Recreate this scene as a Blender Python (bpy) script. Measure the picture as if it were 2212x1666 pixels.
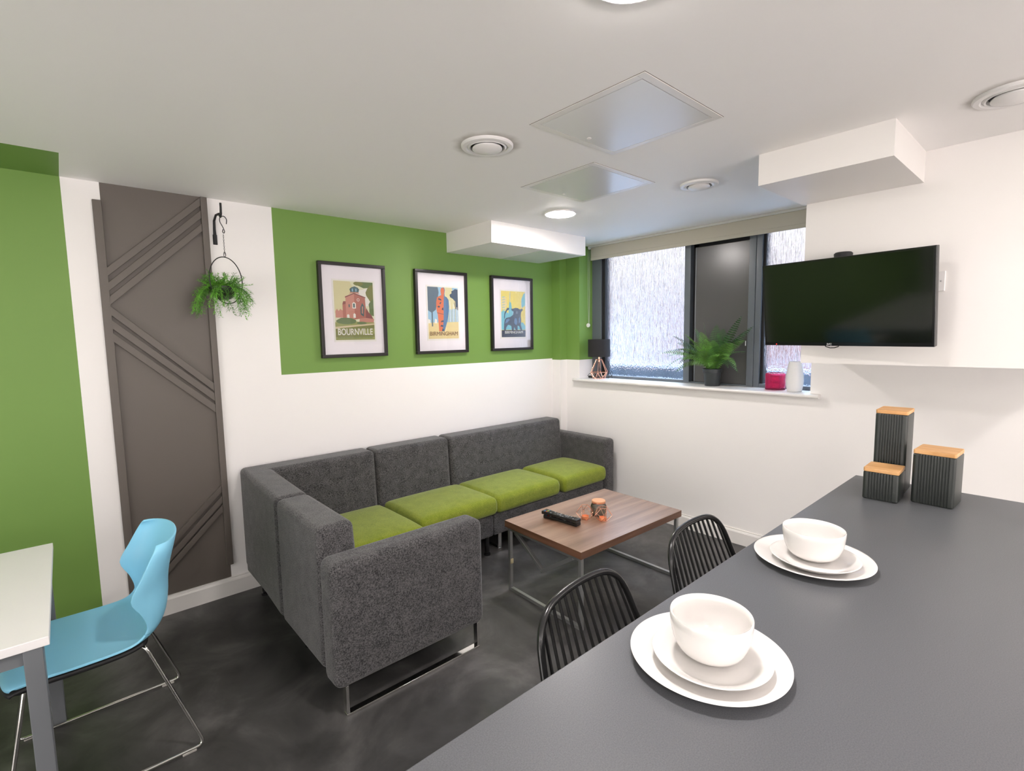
import bpy, bmesh, math, random
from mathutils import Vector, Matrix, Euler
PI = math.pi
for o in list(bpy.data.objects): bpy.data.objects.remove(o)
SC = bpy.context.scene; COL = SC.collection

# ---------------------------------------------------------------- camera
cam_d = bpy.data.cameras.new('camera'); cam = bpy.data.objects.new('camera', cam_d); COL.objects.link(cam)
FW = Vector((0.6605613851, 0.7443113475, -0.0982816078)); RT = Vector((0.7467368101, -0.6649114074, -0.0166420152)); UP = Vector((0.0777354030, 0.0623974217, 0.9950194817))
mw = Matrix((( RT.x, UP.x, -FW.x, 0.0), (RT.y, UP.y, -FW.y, 0.0), (RT.z, UP.z, -FW.z, 1.5), (0, 0, 0, 1)))
cam.matrix_world = mw
cam_d.sensor_fit = 'HORIZONTAL'; cam_d.sensor_width = 36.0; cam_d.lens = 1090.5142792 / 2212 * 36.0; cam_d.clip_start = 0.05
SC.camera = cam
# ---------------------------------------------------------------- view, world
SC.view_settings.view_transform = 'Standard'; SC.view_settings.look = 'None'; SC.view_settings.gamma = 1.0
SC.view_settings.use_curve_mapping = False; SC.view_settings.exposure = 0.15
W = bpy.data.worlds.new('overcast_sky'); SC.world = W; W.use_nodes = True
_n = W.node_tree.nodes; _l = W.node_tree.links; _n.clear()
_o = _n.new('ShaderNodeOutputWorld'); _b = _n.new('ShaderNodeBackground'); _b.inputs[0].default_value = (0.60, 0.77, 1.0, 1)
_l.new(_b.outputs[0], _o.inputs[0])
# overcast sky: about three times brighter overhead than at the horizon
_t = _n.new('ShaderNodeTexCoord'); _s = _n.new('ShaderNodeSeparateXYZ'); _r = _n.new('ShaderNodeMapRange'); _l.new(_t.outputs['Generated'], _s.inputs[0]); _l.new(_s.outputs['Z'], _r.inputs[0])
_r.inputs[1].default_value = 0.30; _r.inputs[2].default_value = 0.85; _r.inputs[3].default_value = 0.95; _r.inputs[4].default_value = 21.0; _l.new(_r.outputs[0], _b.inputs[1])
_m = _n.new('ShaderNodeMix'); _m.data_type = 'RGBA'; _q = _n.new('ShaderNodeMapRange'); _q.inputs[1].default_value = 0.25; _q.inputs[2].default_value = 0.6; _l.new(_s.outputs['Z'], _q.inputs[0]); _l.new(_q.outputs[0], _m.inputs[0])
_m.inputs[6].default_value = (1.0, 0.93, 0.96, 1); _m.inputs[7].default_value = (0.56, 0.75, 1.0, 1); _l.new(_m.outputs[2], _b.inputs[0])
LAMP_STRENGTH = 195.0
LAMPS = [(2.48, 2.295), (0.990, 0.694), (2.50, -0.85), (-0.5, -0.85), (-2.0, 0.72), (0.98, -2.3)]
# added soft fill behind the camera, standing in for unseen kitchen and corridor
def area(name, loc, rot, sx, sy, power, col):
    d = bpy.data.lights.new(name, 'AREA'); d.shape = 'RECTANGLE'; d.size = sx; d.size_y = sy; d.energy = power; d.color = col
    o = bpy.data.objects.new(name, d); o.location = loc; o.rotation_euler = rot; COL.objects.link(o); return o
area('kitchen_side_fill', (0.4, -2.93, 0.95), (PI/2, 0, PI), 3.6, 1.5, 108, (1.0, 0.95, 0.93))
area('corridor_side_fill', (-3.12, 0.3, 0.95), (PI/2, 0, -PI/2), 3.6, 1.5, 62, (1.0, 0.95, 0.93))

# ---------------------------------------------------------------- room numbers
YA = 3.266; XB = 3.493; ZC = 2.286; XG = 3.674
X0 = -3.2; Y0 = -3.0

# ---------------------------------------------------------------- materials
MATS = {}
def nodes_of(m):
    return m.node_tree.nodes, m.node_tree.links
def mat(name, col, rough=0.5, metal=0.0, spec=0.5, emit=None, es=0.0, noise=0.0, nscale=20.0, bump=0.0, bscale=200.0, bdist=0.001, coat=0.0, alpha=None, sheen=0.0, detail=4.0, nrough=0.0):
    if name in MATS: return MATS[name]
    m = bpy.data.materials.new(name); m.use_nodes = True; MATS[name] = m
    N, L = nodes_of(m); b = N['Principled BSDF']
    b.inputs['Base Color'].default_value = (*col, 1); b.inputs['Roughness'].default_value = rough; b.inputs['Metallic'].default_value = metal
    b.inputs['Specular IOR Level'].default_value = spec; b.inputs['Coat Weight'].default_value = coat; b.inputs['Coat Roughness'].default_value = 0.05
    b.inputs['Sheen Weight'].default_value = sheen
    if emit: b.inputs['Emission Color'].default_value = (*emit, 1); b.inputs['Emission Strength'].default_value = es
    tc = N.new('ShaderNodeTexCoord')
    if noise:
        n = N.new('ShaderNodeTexNoise'); n.inputs['Scale'].default_value = nscale; n.inputs['Detail'].default_value = detail; L.new(tc.outputs['Object'], n.inputs['Vector'])
        r = N.new('ShaderNodeMapRange'); r.inputs[1].default_value = 0.3; r.inputs[2].default_value = 0.7; r.inputs[3].default_value = 1 - noise; r.inputs[4].default_value = 1 + noise
        L.new(n.outputs[0], r.inputs[0])
        mx = N.new('ShaderNodeMix'); mx.data_type = 'RGBA'; mx.blend_type = 'MULTIPLY'; mx.inputs[0].default_value = 1.0; mx.inputs[6].default_value = (*col, 1)
        L.new(r.outputs[0], mx.inputs[7]); L.new(mx.outputs[2], b.inputs['Base Color'])
        if nrough:
            r2 = N.new('ShaderNodeMapRange'); r2.inputs[1].default_value = 0.3; r2.inputs[2].default_value = 0.7; r2.inputs[3].default_value = rough - nrough; r2.inputs[4].default_value = rough + nrough
            L.new(n.outputs[0], r2.inputs[0]); L.new(r2.outputs[0], b.inputs['Roughness'])
    if bump:
        n = N.new('ShaderNodeTexNoise'); n.inputs['Scale'].default_value = bscale; n.inputs['Detail'].default_value = 2; L.new(tc.outputs['Object'], n.inputs['Vector'])
        bp = N.new('ShaderNodeBump'); bp.inputs['Strength'].default_value = bump; bp.inputs['Distance'].default_value = bdist; L.new(n.outputs[0], bp.inputs['Height']); L.new(bp.outputs[0], b.inputs['Normal'])
    return m

def clear_glass(name, tint=(1, 1, 1), refl=0.9):
    # thin clear glazing: fresnel mix of see-through and mirror
    if name in MATS: return MATS[name]
    m = bpy.data.materials.new(name); m.use_nodes = True; MATS[name] = m
    N, L = nodes_of(m); N.clear(); out = N.new('ShaderNodeOutputMaterial')
    t = N.new('ShaderNodeBsdfTransparent'); t.inputs[0].default_value = (*tint, 1)
    g = N.new('ShaderNodeBsdfGlossy'); g.inputs['Roughness'].default_value = 0.02
    f = N.new('ShaderNodeFresnel'); f.inputs[0].default_value = 1.45
    k = N.new('ShaderNodeMath'); k.operation = 'MULTIPLY'; k.inputs[1].default_value = refl; L.new(f.outputs[0], k.inputs[0])
    mx = N.new('ShaderNodeMixShader'); L.new(k.outputs[0], mx.inputs[0]); L.new(t.outputs[0], mx.inputs[1]); L.new(g.outputs[0], mx.inputs[2]); L.new(mx.outputs[0], out.inputs[0])
    return m

WHITE = (0.88, 0.855, 0.84)
M_wall = mat('white_wall_paint', WHITE, 0.55, bump=0.08, bscale=350, bdist=0.0005)
M_green = mat('green_wall_paint', (0.165, 0.300, 0.060), 0.55, bump=0.08, bscale=350, bdist=0.0005)
M_taupe = mat('taupe_wall_paint', (0.120, 0.102, 0.088), 0.5, bump=0.1, bscale=300, bdist=0.0005)
M_trim = mat('white_satin_paint', (0.78, 0.755, 0.73), 0.32)
M_box = mat('white_boxing_paint', (0.84, 0.81, 0.785), 0.5)

# ceiling with dust rings round the vents
VENTS = [(1.381, 1.686), (2.602, 1.405), (2.466, 0.198)]
def ceiling_mat():
    m = mat('ceiling_paint', (0.92, 0.90, 0.885), 0.6)
    N, L = nodes_of(m); b = N['Principled BSDF']; tc = [x for x in N if x.type == 'TEX_COORD'][0]
    prev = None
    for (vx, vy), amt in zip(VENTS, (0.60, 0.22, 0.60)):
        d = N.new('ShaderNodeVectorMath'); d.operation = 'DISTANCE'; L.new(tc.outputs['Object'], d.inputs[0]); d.inputs[1].default_value = (vx, vy, ZC)
        nz = N.new('ShaderNodeTexNoise'); nz.inputs['Scale'].default_value = 14; L.new(tc.outputs['Object'], nz.inputs[0])
        ma = N.new('ShaderNodeMath'); ma.operation = 'MULTIPLY_ADD'; L.new(nz.outputs[0], ma.inputs[0]); ma.inputs[1].default_value = 0.05; L.new(d.outputs['Value'], ma.inputs[2])
        r = N.new('ShaderNodeMapRange'); r.interpolation_type = 'SMOOTHSTEP'; r.inputs[1].default_value = 0.125; r.inputs[2].default_value = 0.18; r.inputs[3].default_value = amt; r.inputs[4].default_value = 0.0
        L.new(ma.outputs[0], r.inputs[0])
        mx = N.new('ShaderNodeMix'); mx.data_type = 'RGBA'; L.new(r.outputs[0], mx.inputs[0])
        if prev: L.new(prev, mx.inputs[6])
        else: mx.inputs[6].default_value = (0.92, 0.90, 0.885, 1)
        mx.inputs[7].default_value = (0.30, 0.26, 0.21, 1); prev = mx.outputs[2]
    L.new(prev, b.inputs['Base Color'])
    return m
M_ceil = ceiling_mat()

def floor_mat():
    m = mat('dark_vinyl_floor', (0.05, 0.046, 0.043), 0.36)
    N, L = nodes_of(m); b = N['Principled BSDF']; tc = [x for x in N if x.type == 'TEX_COORD'][0]
    n = N.new('ShaderNodeTexNoise'); n.inputs['Scale'].default_value = 2.6; n.inputs['Detail'].default_value = 8; n.inputs['Roughness'].default_value = 0.62; n.inputs['Distortion'].default_value = 0.6
    L.new(tc.outputs['Object'], n.inputs['Vector'])
    cr = N.new('ShaderNodeValToRGB'); e = cr.color_ramp.elements; e[0].position = 0.32; e[0].color = (0.028, 0.027, 0.027, 1); e[1].position = 0.68; e[1].color = (0.130, 0.124, 0.122, 1)
    x = cr.color_ramp.elements.new(0.5); x.color = (0.060, 0.058, 0.057, 1)
    L.new(n.outputs[0], cr.inputs[0]); L.new(cr.outputs[0], b.inputs['Base Color'])
    n2 = N.new('ShaderNodeTexNoise'); n2.inputs['Scale'].default_value = 9; n2.inputs['Detail'].default_value = 6; L.new(tc.outputs['Object'], n2.inputs['Vector'])
    r = N.new('ShaderNodeMapRange'); r.inputs[1].default_value = 0.3; r.inputs[2].default_value = 0.7; r.inputs[3].default_value = 0.30; r.inputs[4].default_value = 0.46; L.new(n2.outputs[0], r.inputs[0]); L.new(r.outputs[0], b.inputs['Roughness'])
    n3 = N.new('ShaderNodeTexNoise'); n3.inputs['Scale'].default_value = 400; L.new(tc.outputs['Object'], n3.inputs['Vector'])
    bp = N.new('ShaderNodeBump'); bp.inputs['Strength'].default_value = 0.06; bp.inputs['Distance'].default_value = 0.001; L.new(n3.outputs[0], bp.inputs['Height']); L.new(bp.outputs[0], b.inputs['Normal'])
    return m
M_floor = floor_mat()

def fabric(name, c1, c2, rough=0.95, scale=260):
    m = mat(name, c1, rough, sheen=0.25)
    N, L = nodes_of(m); b = N['Principled BSDF']; tc = [x for x in N if x.type == 'TEX_COORD'][0]
    b.inputs['Sheen Roughness'].default_value = 0.5; b.inputs['Specular IOR Level'].default_value = 0.2
    n = N.new('ShaderNodeTexNoise'); n.inputs['Scale'].default_value = scale; n.inputs['Detail'].default_value = 3; L.new(tc.outputs['Object'], n.inputs['Vector'])
    n2 = N.new('ShaderNodeTexNoise'); n2.inputs['Scale'].default_value = 18; n2.inputs['Detail'].default_value = 3; L.new(tc.outputs['Object'], n2.inputs['Vector'])
    ad = N.new('ShaderNodeMath'); ad.operation = 'MULTIPLY_ADD'; ad.inputs[1].default_value = 0.25; L.new(n2.outputs[0], ad.inputs[0]); L.new(n.outputs[0], ad.inputs[2])
    cr = N.new('ShaderNodeValToRGB'); e = cr.color_ramp.elements; e[0].position = 0.45; e[0].color = (*c1, 1); e[1].position = 0.80; e[1].color = (*c2, 1)
    L.new(ad.outputs[0], cr.inputs[0]); L.new(cr.outputs[0], b.inputs['Base Color'])
    bp = N.new('ShaderNodeBump'); bp.inputs['Strength'].default_value = 0.5; bp.inputs['Distance'].default_value = 0.0015; L.new(n.outputs[0], bp.inputs['Height']); L.new(bp.outputs[0], b.inputs['Normal'])
    return m
M_char = fabric('charcoal_wool', (0.016, 0.016, 0.018), (0.135, 0.130, 0.132), scale=210)
M_lime = fabric('lime_wool', (0.140, 0.195, 0.010), (0.310, 0.350, 0.040), scale=320)

def wood(name, stops, scale=(1.2, 30, 30), rough=0.3, axis='x', spec=0.5):
    m = mat(name, stops[0], rough, spec=spec)
    N, L = nodes_of(m); b = N['Principled BSDF']; tc = [x for x in N if x.type == 'TEX_COORD'][0]
    mp = N.new('ShaderNodeMapping'); mp.inputs['Scale'].default_value = scale; L.new(tc.outputs['Object'], mp.inputs[0])
    n = N.new('ShaderNodeTexNoise'); n.inputs['Scale'].default_value = 1.0; n.inputs['Detail'].default_value = 6; n.inputs['Distortion'].default_value = 0.35; n.inputs['Roughness'].default_value = 0.6; L.new(mp.outputs[0], n.inputs['Vector'])
    cr = N.new('ShaderNodeValToRGB'); e = cr.color_ramp.elements; e[0].position = 0.34; e[0].color = (*stops[0], 1); e[1].position = 0.66; e[1].color = (*stops[-1], 1)
    for i, s in enumerate(stops[1:-1]): x = cr.color_ramp.elements.new(0.34 + 0.32 * (i + 1) / (len(stops) - 1)); x.color = (*s, 1)
    L.new(n.outputs[0], cr.inputs[0]); L.new(cr.outputs[0], b.inputs['Base Color'])
    return m
M_walnut = wood('walnut_veneer', [(0.150, 0.075, 0.045), (0.270, 0.150, 0.095), (0.370, 0.230, 0.160)], (1.0, 14, 14), 0.36)
_wb = M_walnut.node_tree.nodes['Principled BSDF']; _wb.inputs['Coat Weight'].default_value = 0.6; _wb.inputs['Coat Roughness'].default_value = 0.32
M_walnut_edge = wood('walnut_edging', [(0.110, 0.050, 0.028), (0.175, 0.085, 0.050)], (3, 3, 60), 0.4)
M_bamboo = wood('bamboo_lid', [(0.52, 0.26, 0.09), (0.64, 0.35, 0.14), (0.70, 0.41, 0.19)], (60, 5, 5), 0.45)

def counter_mat():
    m = mat('grey_speckled_laminate', (0.115, 0.117, 0.122), 0.36)
    N, L = nodes_of(m); b = N['Principled BSDF']; tc = [x for x in N if x.type == 'TEX_COORD'][0]
    n = N.new('ShaderNodeTexNoise'); n.inputs['Scale'].default_value = 480; n.inputs['Detail'].default_value = 5; L.new(tc.outputs['Object'], n.inputs['Vector'])
    cr = N.new('ShaderNodeValToRGB'); e = cr.color_ramp.elements; e[0].position = 0.30; e[0].color = (0.082, 0.086, 0.095, 1); e[1].position = 0.72; e[1].color = (0.128, 0.132, 0.142, 1)
    L.new(n.outputs[0], cr.inputs[0]); L.new(cr.outputs[0], b.inputs['Base Color'])
    n3 = N.new('ShaderNodeTexNoise'); n3.inputs['Scale'].default_value = 260; n3.inputs['Detail'].default_value = 3; L.new(tc.outputs['Object'], n3.inputs['Vector'])
    bp = N.new('ShaderNodeBump'); bp.inputs['Strength'].default_value = 0.12; bp.inputs['Distance'].default_value = 0.0008; L.new(n3.outputs[0], bp.inputs['Height']); L.new(bp.outputs[0], b.inputs['Normal'])
    return m
M_counter = counter_mat()
M_blackmetal = mat('black_metal', (0.012, 0.012, 0.013), 0.22)
M_blackmatte = mat('black_matte', (0.014, 0.014, 0.015), 0.6)
M_chrome = mat('chrome', (0.75, 0.74, 0.72), 0.12, 1.0)
M_steel = mat('satin_steel', (0.46, 0.47, 0.47), 0.34, 0.85)
M_copper = mat('copper', (0.93, 0.50, 0.36), 0.22, 1.0)
M_china = mat('white_china', (0.77, 0.745, 0.725), 0.08, coat=0.3)
M_ribblack = mat('ribbed_black_ceramic', (0.018, 0.022, 0.020), 0.42)
M_blue = mat('light_blue_plastic', (0.285, 0.69, 0.93), 0.38)
M_tabletop = mat('white_tabletop', (0.90, 0.88, 0.88), 0.35)
M_greyleg = mat('grey_powder_coat', (0.165, 0.175, 0.190), 0.4)
M_anth = mat('anthracite_frame', (0.115, 0.132, 0.150), 0.34)
M_anthpanel = mat('anthracite_panel', (0.080, 0.078, 0.078), 0.26, spec=0.6, bump=0.05, bscale=120, bdist=0.001)
M_gap = mat('dark_recess', (0.01, 0.01, 0.012), 0.7)
M_blind = mat('beige_blind_fabric', (0.47, 0.44, 0.36), 0.9, bump=0.1, bscale=900, bdist=0.0004)
M_rail = mat('pale_blind_rail', (0.55, 0.55, 0.52), 0.4)
M_whiteplastic = mat('white_plastic', (0.8, 0.78, 0.77), 0.3)
M_hatch = mat('access_panel_enamel', (0.74, 0.735, 0.73), 0.22)
M_line = mat('shadow_gap', (0.20, 0.18, 0.165), 0.7)
M_fern = mat('fern_leaf', (0.13, 0.30, 0.05), 0.45, noise=0.45, nscale=12)
M_fern2 = mat('fern_leaf_dark', (0.06, 0.16, 0.045), 0.42, noise=0.35, nscale=12)
M_leaf = mat('fresh_green_leaf', (0.17, 0.46, 0.05), 0.5, noise=0.4, nscale=25)
M_screen = mat('tv_screen', (0.004, 0.006, 0.004), 0.08, spec=0.6)
M_bezel = mat('tv_bezel', (0.008, 0.008, 0.009), 0.15)
M_mount = mat('mount_board', (0.88, 0.84, 0.88), 0.7)
M_pframe = mat('black_picture_frame', (0.014, 0.011, 0.011), 0.35)
M_paper = mat('poster_paper', (0.82, 0.80, 0.76), 0.6)
M_cable = mat('black_cable', (0.01, 0.01, 0.01), 0.5)
M_vase = mat('white_vase', (0.80, 0.79, 0.78), 0.35)
M_label = mat('cream_label', (0.55, 0.48, 0.30), 0.6)
M_led = mat('red_led', (0.5, 0.0, 0.0), 0.4, emit=(1, 0.03, 0.02), es=3.0)
M_logo = mat('pale_lettering', (0.55, 0.55, 0.55), 0.4)
M_lamp = mat('led_diffuser', (1, 1, 1), 0.5, emit=(1.0, 0.935, 0.90), es=LAMP_STRENGTH)
M_picglass = clear_glass('picture_glass', refl=0.55)
M_jarglass = clear_glass('smoky_jar_glass', (0.86, 0.84, 0.80), 1.0)
M_wax = mat('grey_wax', (0.36, 0.34, 0.29), 0.5)

def votive_mat():
    m = mat('magenta_glass', (0.86, 0.10, 0.28), 0.06)
    b = m.node_tree.nodes['Principled BSDF']; b.inputs['Transmission Weight'].default_value = 0.85; b.inputs['IOR'].default_value = 1.3; b.inputs['Roughness'].default_value = 0.12
    return m
M_votive = votive_mat()

def rain_glass():
    m = bpy.data.materials.new('streaked_privacy_glass'); m.use_nodes = True
    N, L = nodes_of(m); b = N['Principled BSDF']
    b.inputs['Base Color'].default_value = (0.97, 0.98, 1, 1); b.inputs['Transmission Weight'].default_value = 1.0; b.inputs['Roughness'].default_value = 0.20; b.inputs['IOR'].default_value = 1.28
    tc = N.new('ShaderNodeTexCoord')
    mp = N.new('ShaderNodeMapping'); mp.inputs['Scale'].default_value = (1, 230, 7.0); L.new(tc.outputs['Object'], mp.inputs[0])
    n = N.new('ShaderNodeTexNoise'); n.inputs['Scale'].default_value = 1.0; n.inputs['Detail'].default_value = 3; n.inputs['Distortion'].default_value = 0.3; L.new(mp.outputs[0], n.inputs['Vector'])
    v = N.new('ShaderNodeTexNoise'); v.inputs['Scale'].default_value = 75; v.inputs['Detail'].default_value = 1.5; L.new(tc.outputs['Object'], v.inputs['Vector'])
    sp = N.new('ShaderNodeSeparateXYZ'); L.new(tc.outputs['Object'], sp.inputs[0])
    r = N.new('ShaderNodeMapRange'); r.inputs[1].default_value = 1.22; r.inputs[2].default_value = 1.30; L.new(sp.outputs['Z'], r.inputs[0])
    mx = N.new('ShaderNodeMix'); mx.data_type = 'FLOAT'; L.new(r.outputs[0], mx.inputs[0]); L.new(v.outputs[0], mx.inputs[2]); L.new(n.outputs[0], mx.inputs[3])
    bp = N.new('ShaderNodeBump'); bp.inputs['Strength'].default_value = 1.0; bp.inputs['Distance'].default_value = 0.008; L.new(mx.outputs[0], bp.inputs['Height']); L.new(bp.outputs[0], b.inputs['Normal'])
    return m
M_rain = rain_glass()

# ---------------------------------------------------------------- mesh helpers
class MB:
    def __init__(s): s.v = []; s.f = []; s.m = []; s.cur = 0
    def add(s, vs, fs, mi=None):
        k = len(s.v); s.v += [tuple(p) for p in vs]; s.f += [tuple(k + i for i in f) for f in fs]; s.m += [s.cur if mi is None else mi] * len(fs); return s
    def box(s, a, b, mi=None, rot=None, piv=None):
        x0, x1 = sorted((a[0], b[0])); y0, y1 = sorted((a[1], b[1])); z0, z1 = sorted((a[2], b[2]))
        vs = [Vector((x, y, z)) for z in (z0, z1) for y in (y0, y1) for x in (x0, x1)]
        if rot is not None:
            c = Vector(piv) if piv is not None else Vector(((x0+x1)/2, (y0+y1)/2, (z0+z1)/2)); vs = [rot @ (p - c) + c for p in vs]
        return s.add(vs, [(0, 2, 3, 1), (4, 5, 7, 6), (0, 1, 5, 4), (2, 6, 7, 3), (0, 4, 6, 2), (1, 3, 7, 5)], mi)
    def poly(s, pts, mi=None):
        return s.add(pts, [tuple(range(len(pts)))], mi)
    def prism(s, pts, d, mi=None):
        n = len(pts); d = Vector(d); vs = [Vector(p) for p in pts] + [Vector(p) + d for p in pts]
        return s.add(vs, [tuple(range(n))[::-1], tuple(range(n, 2*n))] + [(i, (i+1) % n, n + (i+1) % n, n + i) for i in range(n)], mi)
    def lathe(s, prof, c=(0, 0, 0), seg=48, mi=None, sx=1, sy=1, ribs=0, ramp=0.0):
        k = len(prof); vs = []
        for j in range(seg):
            a = 2*PI*j/seg; f = 1 + (ramp if (ribs and j % 2) else 0)
            for r, z in prof: vs.append((c[0] + r*f*math.cos(a)*sx, c[1] + r*f*math.sin(a)*sy, c[2] + z))
        fs = []
        for j in range(seg):
            q = (j+1) % seg
            for i in range(k-1): fs.append((j*k+i, q*k+i, q*k+i+1, j*k+i+1))
        s.add(vs, fs, mi)
        if prof[0][0] > 1e-5: s.poly([vs[j*k] for j in range(seg)][::-1], mi) if prof[0][0] < 0 else None
        return s
    def tube(s, pts, r, seg=8, closed=False, mi=None):
        pts = [Vector(p) for p in pts]; n = len(pts); vs = []; up = Vector((0, 0, 1)); prev = None
        rad = r if isinstance(r, (list, tuple)) else [r]*n
        for i, p in enumerate(pts):
            if closed: t = (pts[(i+1) % n] - pts[i-1])
            else: t = pts[min(i+1, n-1)] - pts[max(i-1, 0)]
            if t.length < 1e-9: t = Vector((0, 0, 1))
            t.normalize()
            if prev is None:
                a = t.cross(up)
                if a.length < 1e-3: a = t.cross(Vector((1, 0, 0)))
            else:
                a = prev - t * prev.dot(t)
                if a.length < 1e-4: a = t.cross(Vector((1, 0, 0)))
            a.normalize(); prev = a; b = t.cross(a)
            for j in range(seg):
                q = 2*PI*j/seg; vs.append(p + a*math.cos(q)*rad[i] + b*math.sin(q)*rad[i])
        fs = []
        for i in range(n if closed else n-1):
            i2 = (i+1) % n
            for j in range(seg): fs.append((i*seg+j, i*seg+(j+1) % seg, i2*seg+(j+1) % seg, i2*seg+j))
        if not closed: fs += [tuple(range(seg))[::-1], tuple((n-1)*seg+j for j in range(seg))]
        return s.add(vs, fs, mi)
    def build(s, name, mats, parent=None, smooth=False, bevel=0, seg=3, loc=None, angle=40, sub=0):
        me = bpy.data.meshes.new(name); me.from_pydata([tuple(p) for p in s.v], [], s.f); me.validate()
        for m in (mats if isinstance(mats, (list, tuple)) else [mats]): me.materials.append(m)
        if len(me.polygons) == len(s.m): me.polygons.foreach_set('material_index', s.m)
        bm = bmesh.new(); bm.from_mesh(me); bmesh.ops.recalc_face_normals(bm, faces=bm.faces); bm.to_mesh(me); bm.free()
        if smooth or bevel:
            me.polygons.foreach_set('use_smooth', [True]*len(me.polygons))
            try: me.set_sharp_from_angle(angle=math.radians(angle))
            except Exception: pass
        o = bpy.data.objects.new(name, me); COL.objects.link(o)
        if parent: o.parent = parent
        if loc: o.location = loc
        if bevel:
            b = o.modifiers.new('bevel', 'BEVEL'); b.width = bevel; b.segments = seg; b.limit_method = 'ANGLE'; b.angle_limit = math.radians(50); b.harden_normals = False
            me.polygons.foreach_set('use_smooth', [True]*len(me.polygons))
            try:
                me.attributes.remove(me.attributes['sharp_edge'])
            except Exception: pass
            w = o.modifiers.new('wn', 'WEIGHTED_NORMAL'); w.keep_sharp = True
        if sub:
            b = o.modifiers.new('sub', 'SUBSURF'); b.levels = sub; b.render_levels = sub
        return o
def tag(o, label, cat, group=None):
    o['label'] = label; o['category'] = cat
    if group: o['group'] = group
    return o
def thing(name, label, cat, loc=(0, 0, 0), rotz=0, group=None):
    o = bpy.data.objects.new(name, None); COL.objects.link(o); o.location = loc; o.rotation_euler = (0, 0, rotz); o.empty_display_size = 0.05
    return tag(o, label, cat, group)
def struct(o): o['kind'] = 'structure'; return o
def copy_tree(o, parent=None, loc=None):
    c = o.copy(); COL.objects.link(c)
    if parent: c.parent = parent
    if loc: c.location = loc
    for ch in list(o.children): copy_tree(ch, c)
    return c
def rounded(pts, r, n=6, closed=False):
    pts = [Vector(p) for p in pts]; out = []; N = len(pts)
    for i, p in enumerate(pts):
        if not closed and i in (0, N-1): out.append(p); continue
        a = pts[i-1]; b = pts[(i+1) % N]; u = (a-p); v = (b-p); k = min(r, u.length*0.49, v.length*0.49); u.normalize(); v.normalize()
        A = p+u*k; B = p+v*k
        for j in range(n+1):
            t = j/n; out.append(A*(1-t)**2 + p*2*t*(1-t) + B*t*t)
    return out
def curve_pts(fn, n): return [fn(i/(n-1)) for i in range(n)]
def gridbox(a, b, nx, ny, nz, fn=None):
    # box with subdivided faces; fn(u,v,w,p) moves points (u,v,w in 0..1)
    m = MB(); idx = {}
    def P(i, j, k):
        if (i, j, k) not in idx:
            u, v, w = i/nx, j/ny, k/nz; p = Vector((a[0]+(b[0]-a[0])*u, a[1]+(b[1]-a[1])*v, a[2]+(b[2]-a[2])*w))
            if fn: p = fn(u, v, w, p)
            idx[(i, j, k)] = len(m.v); m.v.append(tuple(p))
        return idx[(i, j, k)]
    def F(*q): m.f.append(tuple(q)); m.m.append(0)
    for i in range(nx):
        for j in range(ny):
            F(P(i, j, 0), P(i, j+1, 0), P(i+1, j+1, 0), P(i+1, j, 0)); F(P(i, j, nz), P(i+1, j, nz), P(i+1, j+1, nz), P(i, j+1, nz))
    for i in range(nx):
        for k in range(nz):
            F(P(i, 0, k), P(i+1, 0, k), P(i+1, 0, k+1), P(i, 0, k+1)); F(P(i, ny, k), P(i, ny, k+1), P(i+1, ny, k+1), P(i+1, ny, k))
    for j in range(ny):
        for k in range(nz):
            F(P(0, j, k), P(0, j, k+1), P(0, j+1, k+1), P(0, j+1, k)); F(P(nx, j, k), P(nx, j+1, k), P(nx, j+1, k+1), P(nx, j, k+1))
    return m
def text_mesh(name, txt, size, mat_, parent, origin, ux, uz, sx=1.0, extr=0.0004, align='CENTER', bold=0.0, width=None):
    c = bpy.data.curves.new(name, 'FONT'); c.body = txt; c.size = size; c.align_x = align; c.extrude = extr; c.offset = bold
    t = bpy.data.objects.new('tmp', c); COL.objects.link(t); bpy.context.view_layer.update()
    me = bpy.data.meshes.new_from_object(t.evaluated_get(bpy.context.evaluated_depsgraph_get())); bpy.data.objects.remove(t); bpy.data.curves.remove(c)
    ux = Vector(ux).normalized(); uz = Vector(uz).normalized(); n = ux.cross(uz)
    if width:
        xs = [v.co.x for v in me.vertices]; sx = width/(max(xs)-min(xs)); mid = (max(xs)+min(xs))/2
    else: mid = 0
    for v in me.vertices:
        p = v.co.copy(); v.co = Vector(origin) + ux*((p.x-mid)*sx) + uz*p.y + n*p.z
    me.name = name; me.materials.clear(); me.materials.append(mat_)
    o = bpy.data.objects.new(name, me); COL.objects.link(o); o.parent = parent
    return o

# ================================================================ SETTING
struct(MB().box((X0, Y0, -0.1), (XB+0.3, YA+0.15, 0)).build('floor', M_floor))

# left wall: green / white / taupe / white / green colour blocks painted on one wall
w = MB()
ZG = 1.283
xs = [X0, 0.055, 0.2, 0.648, 1.0, XB+0.3]; zs = [0, 0.101, ZG, ZC+0.1]
def wcell(i, k):
    if i == 0: return 1
    if i == 2 and k > 0: return 2
    if i == 4 and k == 2: return 1
    return 0
for i in range(5):
    for k in range(3):
        w.poly([(xs[i], YA, zs[k]), (xs[i+1], YA, zs[k]), (xs[i+1], YA, zs[k+1]), (xs[i], YA, zs[k+1])], wcell(i, k))
w.box((X0, YA+0.001, 0), (XB+0.3, YA+0.15, ZC+0.1), 0)
struct(w.build('wall_left', [M_wall, M_green, M_taupe]))
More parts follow.
